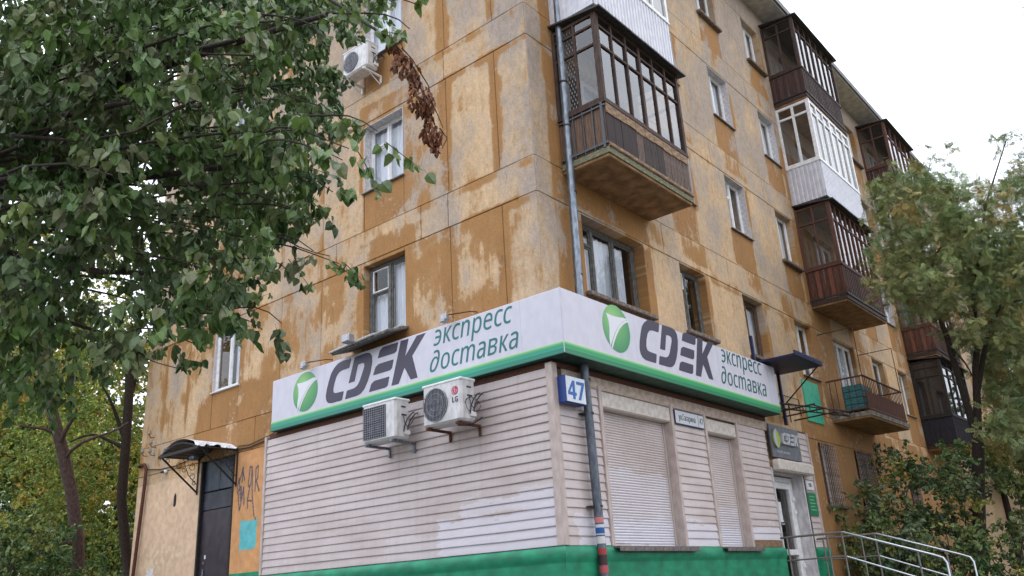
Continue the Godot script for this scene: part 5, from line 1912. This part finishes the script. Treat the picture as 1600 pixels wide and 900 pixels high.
	for e in [[-5.0, "left"], [-1.62, "right"]]:
		var sp := thing("sign_floodlight", ["small silver floodlight on a rod above the logo ball of the end sign", "small silver floodlight on a rod above the green words of the end sign"][li], "floodlight", Transform3D(Basis(), Vector3(e[0], 5.52, 0.0)), "floodlights above the sign")
		b = MB.new()
		b.tube([Vector3(0.35, 0.06, 0.0), Vector3(0.3, 0.06, 0.1), Vector3(0.02, 0.02, 0.34)], 0.01, 0.01, 6)
		part("rod", b, rusty(), sp)
		b = MB.new()
		b.cbox(Vector3(-0.07, -0.06, 0.28), Vector3(0.06, 0.05, 0.38), 0.02)
		b.cbox(Vector3(-0.05, -0.09, 0.3), Vector3(0.04, -0.05, 0.4), 0.01)
		part("lamp_head", b, mottled("silver_lamp", srgb(150, 150, 154), srgb(190, 190, 196), Vector3(8, 8, 8), 0.35, 0.5), sp)
		li += 1
	var lg := thing("window_ledge_board", "weathered sloping board with white edges under the old second floor window", "ledge", Transform3D(Basis(), Vector3(-3.34, 5.72, 0)))
	b = MB.new()
	b.xf = Transform3D(Basis(Vector3(0, 0, 1), 0.06) * Basis(Vector3(1, 0, 0), 0.32), Vector3(0, -0.02, 0.0))
	b.cbox(Vector3(-0.78, -0.05, -0.1), Vector3(0.6, 0.0, 0.5), 0.01)
	part("board", b, mottled("dark_weathered_board", srgb(84, 82, 80), srgb(146, 142, 138), Vector3(3, 3, 3), 0.9, 0.0, 0.3), lg)
	b = MB.new()
	b.xf = Transform3D(Basis(Vector3(0, 0, 1), 0.06) * Basis(Vector3(1, 0, 0), 0.32), Vector3(0, -0.02, 0.0))
	b.cbox(Vector3(-0.8, -0.012, 0.42), Vector3(0.3, 0.024, 0.53), 0.01)
	b.cbox(Vector3(-0.5, 0.0, 0.1), Vector3(0.6, 0.024, 0.22), 0.008)
	part("white_edge", b, mottled("flaking_white", srgb(150, 150, 150), srgb(220, 220, 222), Vector3(6, 6, 6), 0.7), lg)
	b = MB.new()
	b.cbox(Vector3(-0.3, -0.2, 0.5), Vector3(-0.12, -0.06, 0.64), 0.02)
	part("lamp_head", b, mottled("silver_lamp", srgb(150, 150, 154), srgb(190, 190, 196), Vector3(8, 8, 8), 0.35, 0.5), lg)

	# ---- blue metal canopy and its frame right of the sign
	var bl := thing("blue_canopy", "dark blue sheet metal canopy on posts beside the right end of the sign", "canopy")
	var blue := mottled("dark_blue_paint", srgb(22, 30, 66), srgb(36, 48, 92), Vector3(2, 2, 2), 0.5, 0.2)
	b = MB.new()
	b.cbox(Vector3(6.2, 5.5, 0.12), Vector3(7.55, 5.54, 1.05), 0.006)
	b.cbox(Vector3(6.2, 5.54, 1.02), Vector3(7.55, 5.6, 1.05), 0.006)
	b.cbox(Vector3(7.52, 5.54, 0.12), Vector3(7.55, 5.6, 1.02), 0.006)
	part("sheet", b, blue, bl, f_side)
	for e in [[6.36, 5.5, 6.1], [7.42, 4.46, 5.78]]:
		b = MB.new()
		b.cbox(Vector3(e[0] - 0.03, e[1], 0.14), Vector3(e[0] + 0.03, e[2], 0.2), 0.006)
		part("post", b, blue, bl, f_side)
	b = MB.new()
	b.tube([Vector3(7.5, 5.5, 0.95), Vector3(7.5, 4.85, 0.14)], 0.014, 0.014, 6)
	part("brace", b, metal_dark(), bl, f_side)
	var rk := thing("sign_rack", "black steel lattice rack jutting from the wall under the blue canopy", "bracket")
	b = MB.new()
	for e in [[4.84, 0.2, 0.95], [4.74, 0.2, 0.95]]:
		b.tube([Vector3(6.9, e[0], e[1]), Vector3(8.9, e[0] - 0.06, e[2])], 0.016, 0.016, 6)
	for i in 12:
		var t := i / 11.0
		b.tube([Vector3(6.9 + 2.0 * t, 4.84 - 0.06 * t, 0.2 + 0.75 * t), Vector3(6.98 + 1.9 * t, 4.74 - 0.06 * t, 0.2 + 0.75 * t)], 0.01, 0.01, 5)
	for s in [7.1, 7.7, 8.3]:
		b.tube([Vector3(s, 4.68, 0.0), Vector3(s + 0.05, 4.72, 0.9)], 0.016, 0.016, 6)
	b.tube([Vector3(7.05, 4.7, 0.88), Vector3(8.95, 4.7, 0.92)], 0.014, 0.014, 6)
	b.tube([Vector3(7.6, 5.15, 0.02), Vector3(8.6, 5.15, 0.05), Vector3(8.6, 4.8, 0.05)], 0.01, 0.01, 5)
	b.tube([Vector3(8.0, 5.0, 0.05), Vector3(8.0, 4.6, 0.05)], 0.012, 0.012, 5)
	b.tube([Vector3(8.0, 5.0, 0.05), Vector3(8.7, 5.02, 0.05)], 0.01, 0.01, 5)
	part("lattice", b, metal_dark(), rk, f_side)
	var tb := thing("teal_board", "turquoise green painted board on the wall below the second floor window", "board")
	b = MB.new()
	b.cbox(Vector3(9.05, 4.76, 0.008), Vector3(9.95, 5.68, 0.03), 0.004)
	part("panel", b, mottled("turquoise_paint", srgb(54, 168, 136), srgb(70, 184, 150), Vector3(1, 1, 1), 0.6), tb, f_side)
	# ---- railings of the shop steps
	var ri := 0
	for z in [-6.2, -7.9]:
		var rl := thing("handrail", ["stainless steel handrail of the shop steps, the one nearer the sign", "stainless steel handrail of the shop steps, the one nearer the shrubs"][ri], "handrail", Transform3D(Basis(), Vector3(0.2, 0, z)), "handrails of the shop steps")
		var st := mat("brushed_steel", srgb(186, 188, 194), 0.28, 0.9)
		var dull := mottled("dull_grey_rail", srgb(112, 106, 102), srgb(138, 132, 128), Vector3(4, 4, 4), 0.5, 0.4)
		b = MB.new()
		b.tube([Vector3(0.0, 2.29, 0), Vector3(1.1, 2.3, 0)], 0.019, 0.019, 8)
		b.tube([Vector3(0.05, 1.9, 0), Vector3(1.1, 1.91, 0)], 0.014, 0.014, 8)
		part("landing_rail", b, dull, rl)
		b = MB.new()
		b.tube([Vector3(1.1, 2.3, 0), Vector3(1.14, 2.295, 0), Vector3(2.5, 1.83, 0), Vector3(2.62, 1.78, 0), Vector3(2.66, 1.7, 0), Vector3(2.66, 0.2, 0)], 0.019, 0.019, 10)
		part("sloping_rail", b, st, rl)
		b = MB.new()
		b.tube([Vector3(1.12, 1.9, 0), Vector3(2.64, 1.34, 0)], 0.016, 0.016, 8)
		part("lower_rail", b, st, rl)
		for e in [[0.12, 2.29, 1.25], [0.84, 2.29, 1.25], [1.1, 2.3, 1.25], [2.26, 1.9, 0.4]]:
			b = MB.new()
			b.tube([Vector3(e[0], e[2], 0), Vector3(e[0], e[1], 0)], 0.016, 0.016, 8)
			part("post", b, dull, rl)
		ri += 1
	var sp2 := thing("shop_steps", "concrete landing and steps leading down from the shop door", "steps")
	b = MB.new()
	b.cbox(Vector3(0.14, 0, -8.1), Vector3(1.4, 1.27, -6.0), 0.01)
	part("landing", b, concrete(), sp2)
	for i in 7:
		b = MB.new()
		b.cbox(Vector3(1.4 + i * 0.22, 0, -8.1), Vector3(1.62 + i * 0.22, 1.27 - (i + 1) * 0.158, -6.0), 0.01)
		part("step", b, concrete(), sp2)


func build_trees() -> void:
	var bark := mottled("grey_brown_bark", srgb(58, 48, 44), srgb(104, 90, 80), Vector3(5, 1.2, 5), 0.95, 0.0, 1.0, 0.03)
	var bark_d := mottled("dark_bark", srgb(40, 34, 32), srgb(76, 64, 58), Vector3(5, 1.2, 5), 0.95, 0.0, 1.0, 0.03)
	# ---- the big poplar whose boughs hang into the picture from the left
	var shape := PackedVector2Array()
	var edge := [-60, -80, 640, -60, 640, 5, 585, 40, 560, 85, 522, 110, 512, 165, 520, 210, 505, 255, 478, 290, 480, 345, 470, 392, 420, 420, 380, 440, 400, 470, 350, 500, 300, 512, 262, 548, 225, 565, 150, 570, 60, 600, -60, 618]
	for i in range(0, edge.size(), 2):
		shape.append(Vector2(edge[i], edge[i + 1]))
	var foot := at(-520, 900, 7.0)
	foot.y = 0.0
	var hub := at(-420, 420, 6.6)
	var stems := [[[foot, foot.lerp(hub, 0.5) + Vector3(0.1, 0, 0), hub, hub + Vector3(-0.2, 5.0, 0.1)], 0.3, 0.14]]
	var clumps := []
	var tries := 0
	while clumps.size() < 300 and tries < 4000:
		tries += 1
		var p := Vector2(rng.randf_range(-60, 640), rng.randf_range(-80, 660))
		if not inside(p, shape):
			continue
		if p.distance_to(Vector2(238, 282)) < 34 and rng.randf() < 0.92:
			continue
		var d := rng.randf_range(4.6, 8.6)
		var r := rng.randf_range(0.16, 0.3)
		var px := r / d * FOC
		# keep the ball of leaves inside the bough's reach
		if not inside(p + Vector2(px * 0.4, 0), shape) or not inside(p + Vector2(0, px * 0.4), shape):
			continue
		if p.distance_to(Vector2(178, 455)) < px * 0.8 + 12 or p.distance_to(Vector2(240, 280)) < px * 0.7 + 10:
			continue
		if p.distance_to(Vector2(575, 105)) < px + 40:
			continue
		var c := at(p.x, p.y, d)
		clumps.append([c, r, 0.8])
		if clumps.size() % 3 == 0:
			var root := hub.lerp(c, 0.45) + Vector3(0, 0.2, 0)
			stems.append([limb(root, c, 0.08), 0.018, 0.005])
	for e in [[420, 250, 5.6], [380, 60, 5.2], [300, 430, 6.0], [200, 160, 5.0], [160, 520, 6.6], [520, 20, 5.0], [120, 330, 5.5]]:
		var c := at(e[0], e[1], e[2])
		stems.append([limb(hub, c, 0.3), 0.07, 0.014])
	# sprigs that stand out before the wall
	for e in [[590, 205, 4.4], [545, 232, 4.4], [535, 250, 4.4], [530, 412, 5.2], [515, 400, 5.2], [490, 392, 5.2], [440, 505, 5.4], [455, 428, 5.2], [505, 50, 4.5], [655, 8, 4.4], [495, 345, 5.0], [330, 545, 5.8], [275, 575, 6.0], [520, 300, 5.0], [640, 45, 4.5], [500, 165, 4.8], [470, 330, 5.0], [480, 270, 5.0], [460, 230, 5.0], [410, 515, 5.4]]:
		var c := at(e[0], e[1], e[2])
		clumps.append([c, rng.randf_range(0.07, 0.1), 0.7])
		stems.append([limb(at(e[0] - 130, e[1] - 25, e[2] + 0.2), c, 0.05), 0.007, 0.003])
	var green := [Color(0.075, 0.14, 0.034), Color(0.095, 0.165, 0.04), Color(0.125, 0.17, 0.05), Color(0.08, 0.12, 0.052), Color(0.05, 0.095, 0.03), Color(0.17, 0.185, 0.1)]
	var pop := broadleaf("poplar_tree", "large dark green poplar whose leafy boughs hang in front of the end wall", "tree", "", foot, stems, clumps, leaf_mesh(0.075, 0.06, 0.013), 25000, green, 0.6, 0.08, bark_d, 290)
	# the withered branch
	var dry := []
	var dry_t := []
	var path := [at(600, 55, 4.6), at(622, 75, 4.6), at(650, 112, 4.55), at(666, 155, 4.55), at(681, 200, 4.55), at(686, 232, 4.55)]
	var db := MB.new()
	db.tube(path, 0.008, 0.003, 6)
	db.tube([at(470, -30, 5.2), at(540, 15, 4.9), at(600, 55, 4.6)], 0.012, 0.008, 6)
	for q in 5:
		var a0: Vector3 = path[q]
		db.tube([a0 + cam_basis.x * 0.02, a0.lerp(path[q + 1], 0.5) + cam_basis.x * rng.randf_range(0.03, 0.06), path[q + 1] + cam_basis.x * rng.randf_range(0.0, 0.04)], 0.004, 0.002, 4)
	var w := holder("withered_branch", pop)
	var fi := Transform3D(Basis(), -foot)
	part("branch", db, bark_d, w, fi)
	for i in 470:
		var t := rng.randf_range(0.12, 1.0) * (path.size() - 1)
		var k := mini(int(t), path.size() - 2)
		var c: Vector3 = (path[k] as Vector3).lerp(path[k + 1], t - k)
		var spread := (0.05 + 0.03 * sin(t * 5.0)) * (1.0 - 0.45 * absf(t / 5.0 - 0.5) * 2.0)
		var off := rand_dir()
		dry.append(fi * hang(c + Vector3(off.x, off.y * 0.6 - 0.5, off.z) * spread + cam_basis.x * -0.02, rng.randf_range(0.3, 0.62), 0.7))
		var v := rng.randf_range(0.55, 1.5)
		dry_t.append(Color(0.2 * v, 0.08 * v, 0.042 * v))
	scatter(w, "dry_leaves", leaf_mesh(0.075, 0.04, 0.026), dry, dry_t, leaf_material())

	# ---- trees and shrubs behind the left corner of the house
	var lime := [Color(0.36, 0.42, 0.09), Color(0.28, 0.37, 0.08), Color(0.44, 0.42, 0.1), Color(0.2, 0.29, 0.07), Color(0.48, 0.36, 0.09), Color(0.15, 0.23, 0.06)]
	var deep := [Color(0.075, 0.14, 0.04), Color(0.06, 0.11, 0.035), Color(0.11, 0.16, 0.05), Color(0.05, 0.095, 0.035), Color(0.2, 0.22, 0.05)]
	var small := leaf_mesh(0.085, 0.062, 0.012)
	var t1 := [at(122, 900, 17.0), at(122, 850, 17.0), at(112, 770, 17.0), at(97, 700, 17.0), at(78, 630, 17.0), at(60, 540, 17.0), at(40, 400, 17.2)]
	var b1: Vector3 = t1[0]
	b1.y = 0
	t1.push_front(b1)
	var s1 := [[t1, 0.135, 0.1], [limb(at(95, 695, 17.0), at(120, 640, 16.6), 0.05), 0.06, 0.02], [limb(at(90, 680, 17.0), at(30, 665, 16.4), 0.05), 0.04, 0.02], [limb(at(120, 850, 17.0), at(30, 880, 16.4), 0.1), 0.05, 0.02], [limb(at(100, 720, 17.0), at(200, 660, 16.5), 0.1), 0.04, 0.015]]
	var c1 := []
	for i in 60:
		c1.append([at(rng.randf_range(-80, 130), rng.randf_range(520, 900), rng.randf_range(17.6, 22.0)), rng.randf_range(0.5, 0.95), 0.8])
	for i in 26:
		c1.append([at(rng.randf_range(-80, 200), rng.randf_range(300, 600), rng.randf_range(17.5, 20.0)), rng.randf_range(0.6, 1.0), 0.8])
	broadleaf("leaning_maple", "yellow green tree with a reddish leaning trunk behind the corner of the house", "tree", "trees left of the house", b1, s1, c1, small, 20000, lime, 0.35, 0.09, mottled("red_brown_bark", srgb(54, 42, 40), srgb(104, 82, 76), Vector3(5, 1.2, 5), 0.95, 0.0, 1.0, 0.03))
	var t2 := [at(205, 910, 19.0), at(196, 850, 19.0), at(190, 780, 19.0), at(197, 690, 19.0), at(202, 610, 19.0), at(204, 520, 19.0)]
	var b2: Vector3 = t2[0]
	b2.y = 0
	t2.push_front(b2)
	var s2 := [[t2, 0.13, 0.09], [limb(at(196, 690, 19.0), at(158, 600, 18.6), 0.1), 0.06, 0.02], [limb(at(195, 700, 19.0), at(110, 690, 18.4), 0.2), 0.05, 0.02], [limb(at(198, 640, 19.0), at(225, 560, 19.0), 0.1), 0.04, 0.02]]
	var c2 := []
	for i in 52:
		c2.append([at(rng.randf_range(70, 250), rng.randf_range(540, 900), rng.randf_range(20.0, 24.0)), rng.randf_range(0.5, 0.95), 0.8])
	for i in 18:
		c2.append([at(rng.randf_range(120, 260), rng.randf_range(400, 600), rng.randf_range(20.0, 23.0)), rng.randf_range(0.5, 0.9), 0.8])
	broadleaf("upright_maple", "yellow green tree with a dark upright trunk close to the house wall", "tree", "trees left of the house", b2, s2, c2, small, 18000, lime, 0.35, 0.09, bark_d)
	var li := 0
	for e in [[50, 890, 15.5, 1.1], [165, 880, 20.5, 1.2], [-30, 860, 14.5, 1.1], [110, 830, 23.0, 1.6]]:
		var bp := at(e[0], e[1], e[2])
		var f := Vector3(bp.x, 0, bp.z)
		var cl := []
		for i in 16:
			var o := rand_dir()
			cl.append([bp + Vector3(o.x, o.y * 0.8 - 0.3, o.z) * e[3], rng.randf_range(0.3, 0.55), 0.8])
		var st := []
		for i in 5:
			st.append([limb(f + Vector3(rng.randf_range(-0.2, 0.2), 0, rng.randf_range(-0.2, 0.2)), cl[i][0], 0.1), 0.025, 0.008])
		broadleaf("shrub", ["dark green shrub at the foot of the leaning tree", "dark green shrub in front of the upright trunk", "green shrub at the left edge of the frame", "tall pale green shrub between the two left trunks"][li], "shrub", "shrubs left of the house", f, st, cl, small, 5000, deep if li < 3 else lime, 0.3, 0.09, bark_d)
		li += 1
	li = 0
	for e in [[-40, 730, 32.0, 5.0], [70, 700, 36.0, 5.4], [190, 720, 38.0, 5.6], [-120, 560, 30.0, 5.0]]:
		var bp := at(e[0], e[1], e[2])
		var f := Vector3(bp.x, 0, bp.z)
		var cl := []
		for i in 50:
			var o := rand_dir()
			cl.append([bp + Vector3(o.x, o.y * 1.15, o.z) * e[3] * pow(rng.randf(), 0.4), rng.randf_range(0.8, 1.5), 0.8])
		broadleaf("distant_tree", ["bushy yellow green tree far behind the left shrubs", "bushy green tree far behind the leaning trunk", "bushy green tree far behind the upright trunk, half hidden by the house", "tall green tree at the far left edge"][li], "tree", "distant trees on the left", f, [[[f, f.lerp(bp, 0.5), bp], 0.22, 0.1]], cl, leaf_mesh(0.23, 0.17, 0.03), 17000, deep + lime + lime, 0.3, 0.16, bark_d)
		li += 1

	# ---- rowan in front of the far balconies
	var rc := [Color(0.23, 0.29, 0.11), Color(0.18, 0.25, 0.1), Color(0.27, 0.29, 0.12), Color(0.16, 0.22, 0.1), Color(0.31, 0.22, 0.07), Color(0.24, 0.26, 0.11)]
	var D := 18.0
	var rb := at(1532, 900, D)
	var rf := Vector3(rb.x, 0, rb.z)
	var fork := at(1528, 690, D)
	var sr := [[[rf, rb, at(1529, 780, D), fork], 0.15, 0.12],
		[[fork, at(1510, 630, D), at(1489, 560, D), at(1479, 525, D), at(1466, 490, D), at(1440, 453, D), at(1430, 416, D), at(1405, 370, D)], 0.085, 0.02],
		[[fork, at(1527, 632, D), at(1524, 573, D), at(1528, 528, D), at(1521, 470, D), at(1530, 400, D), at(1540, 320, D), at(1572, 220, D)], 0.09, 0.012],
		[[at(1526, 620, D), at(1536, 560, D), at(1545, 512, D), at(1562, 483, D), at(1580, 440, D), at(1640, 360, D)], 0.065, 0.02],
		[limb(at(1440, 453, D), at(1480, 380, D - 0.5), 0.1), 0.035, 0.012], [limb(at(1430, 420, D), at(1395, 395, D), 0.1), 0.03, 0.012], [limb(at(1484, 540, D), at(1520, 590, D - 0.4), 0.1), 0.03, 0.012], [limb(at(1530, 400, D), at(1470, 290, D), 0.1), 0.03, 0.01], [limb(at(1562, 483, D), at(1620, 470, D), 0.1), 0.04, 0.012]]
	var rshape := PackedVector2Array()
	var redge := [1345, 325, 1372, 272, 1405, 255, 1450, 262, 1500, 300, 1560, 275, 1680, 250, 1700, 760, 1560, 740, 1545, 640, 1520, 560, 1500, 520, 1440, 480, 1392, 488, 1368, 440, 1366, 385]
	for i in range(0, redge.size(), 2):
		rshape.append(Vector2(redge[i], redge[i + 1]))
	var rcl := []
	while rcl.size() < 240:
		var p := Vector2(rng.randf_range(1330, 1700), rng.randf_range(230, 720))
		if inside(p, rshape) and inside(p + Vector2(-14, 0), rshape):
			var c := at(p.x, p.y, D + rng.randf_range(-1.6, 1.8))
			rcl.append([c, rng.randf_range(0.28, 0.48), 0.65])
	for i in 40:                       # thin sprays against the sky
		var c := at(rng.randf_range(1455, 1690), rng.randf_range(205, 300), D + rng.randf_range(-1, 1))
		rcl.append([c, rng.randf_range(0.1, 0.17), 0.7])
	var pin := pinnate_mesh(0.15, 6, 0.046)
	broadleaf("rowan_tree", "grey green rowan with forked trunk and feathery leaves before the far balconies", "tree", "", rf, sr, rcl, pin, 24000, rc, 0.25, 0.1, bark_d)
	var fa := at(1620, 500, 27.0)
	var ff := Vector3(fa.x, 0, fa.z)
	var fcl := []
	for i in 60:
		var o := rand_dir()
		fcl.append([fa + Vector3(o.x * 2.4, o.y * 6.0 - 1.5, o.z * 2.4) * pow(rng.randf(), 0.4), rng.randf_range(0.6, 1.1), 0.8])
	broadleaf("ash_tree", "yellowing tree behind the rowan at the right edge", "tree", "", ff, [[[ff, ff.lerp(fa, 0.5), fa], 0.2, 0.1]], fcl, leaf_mesh(0.12, 0.09, 0.015), 14000, rc + [Color(0.32, 0.3, 0.07), Color(0.3, 0.23, 0.06)], 0.3, 0.12, bark_d)

	# ---- shrubs right of the steps
	var mixed := [Color(0.09, 0.15, 0.05), Color(0.065, 0.12, 0.04), Color(0.15, 0.19, 0.06), Color(0.06, 0.1, 0.05), Color(0.3, 0.28, 0.06), Color(0.14, 0.17, 0.09)]
	li = 0
	for e in [[1375, 800, 19.0, 0.9, 700], [1440, 800, 20.0, 1.2, 690], [1400, 860, 17.5, 0.9, 800], [1500, 830, 18.0, 1.2, 720], [1575, 830, 17.0, 1.25, 700], [1610, 760, 20.0, 1.4, 640], [1460, 880, 16.5, 0.9, 820]]:
		var bp := at(e[0], e[1], e[2])
		var f := Vector3(bp.x, 0, bp.z)
		var top := at(e[0], e[4], e[2]).y
		var cl := []
		for i in 24:
			var o := rand_dir()
			var yy := rng.randf_range(0.5, top)
			cl.append([Vector3(bp.x + o.x * e[3], yy, bp.z + o.z * e[3]), rng.randf_range(0.22, 0.42), 0.8])
		var st := []
		for i in 7:
			st.append([limb(f + Vector3(rng.randf_range(-0.2, 0.2), 0, rng.randf_range(-0.2, 0.2)), cl[i][0], 0.1), 0.022, 0.007])
		broadleaf("maple_shrub", ["shrub with yellow leaves growing up by the barred window", "tall shrub below the open balcony with the teal box", "low green shrub right behind the far handrail", "broad green shrub left of the rowan trunk", "dark green shrub right of the rowan trunk", "tall shrub at the right edge under the rowan", "low shrub in front of the rowan at the bottom edge"][li], "shrub", "shrubs beside the shop steps", f, st, cl, leaf_mesh(0.1, 0.07, 0.014), 3000, mixed, 0.3, 0.1, bark_d)
		li += 1
	li = 0
	for e in [[1560, 740, 31.0, 4.2], [1650, 640, 34.0, 5.0]]:
		var bp := at(e[0], e[1], e[2])
		var f := Vector3(bp.x, 0, bp.z)
		var cl := []
		for i in 46:
			var o := rand_dir()
			cl.append([bp + Vector3(o.x, o.y * 1.1, o.z) * e[3] * pow(rng.randf(), 0.4), rng.randf_range(0.6, 1.2), 0.8])
		broadleaf("distant_tree", ["bushy dark tree behind the rowan trunk at the foot of the building", "bushy tree at the far right edge behind the ash"][li], "tree", "distant trees on the right", f, [[[f, f.lerp(bp, 0.5), bp], 0.2, 0.1]], cl, leaf_mesh(0.18, 0.13, 0.02), 8000, mixed, 0.3, 0.15, bark_d)
		li += 1
	# ---- a twig of another tree at the upper right corner
	var bt := at(1790, 60, 9.0)
	var bf := Vector3(bt.x, 0, bt.z)
	broadleaf("birch_tree", "few dark leaves of a bough at the upper right corner", "tree", "", bf, [[[bf, bf.lerp(bt, 0.6), bt, bt + Vector3(0, 3, 0)], 0.16, 0.08], [limb(bt, at(1597, 22, 9.0), 0.05), 0.02, 0.004]], [[at(1597, 20, 9.0), 0.05, 0.8], [at(1650, 10, 9.0), 0.2, 0.8], [at(1720, 30, 9.0), 0.35, 0.8]], leaf_mesh(0.06, 0.05, 0.01), 320, deep, 0.35, 0.06, bark)
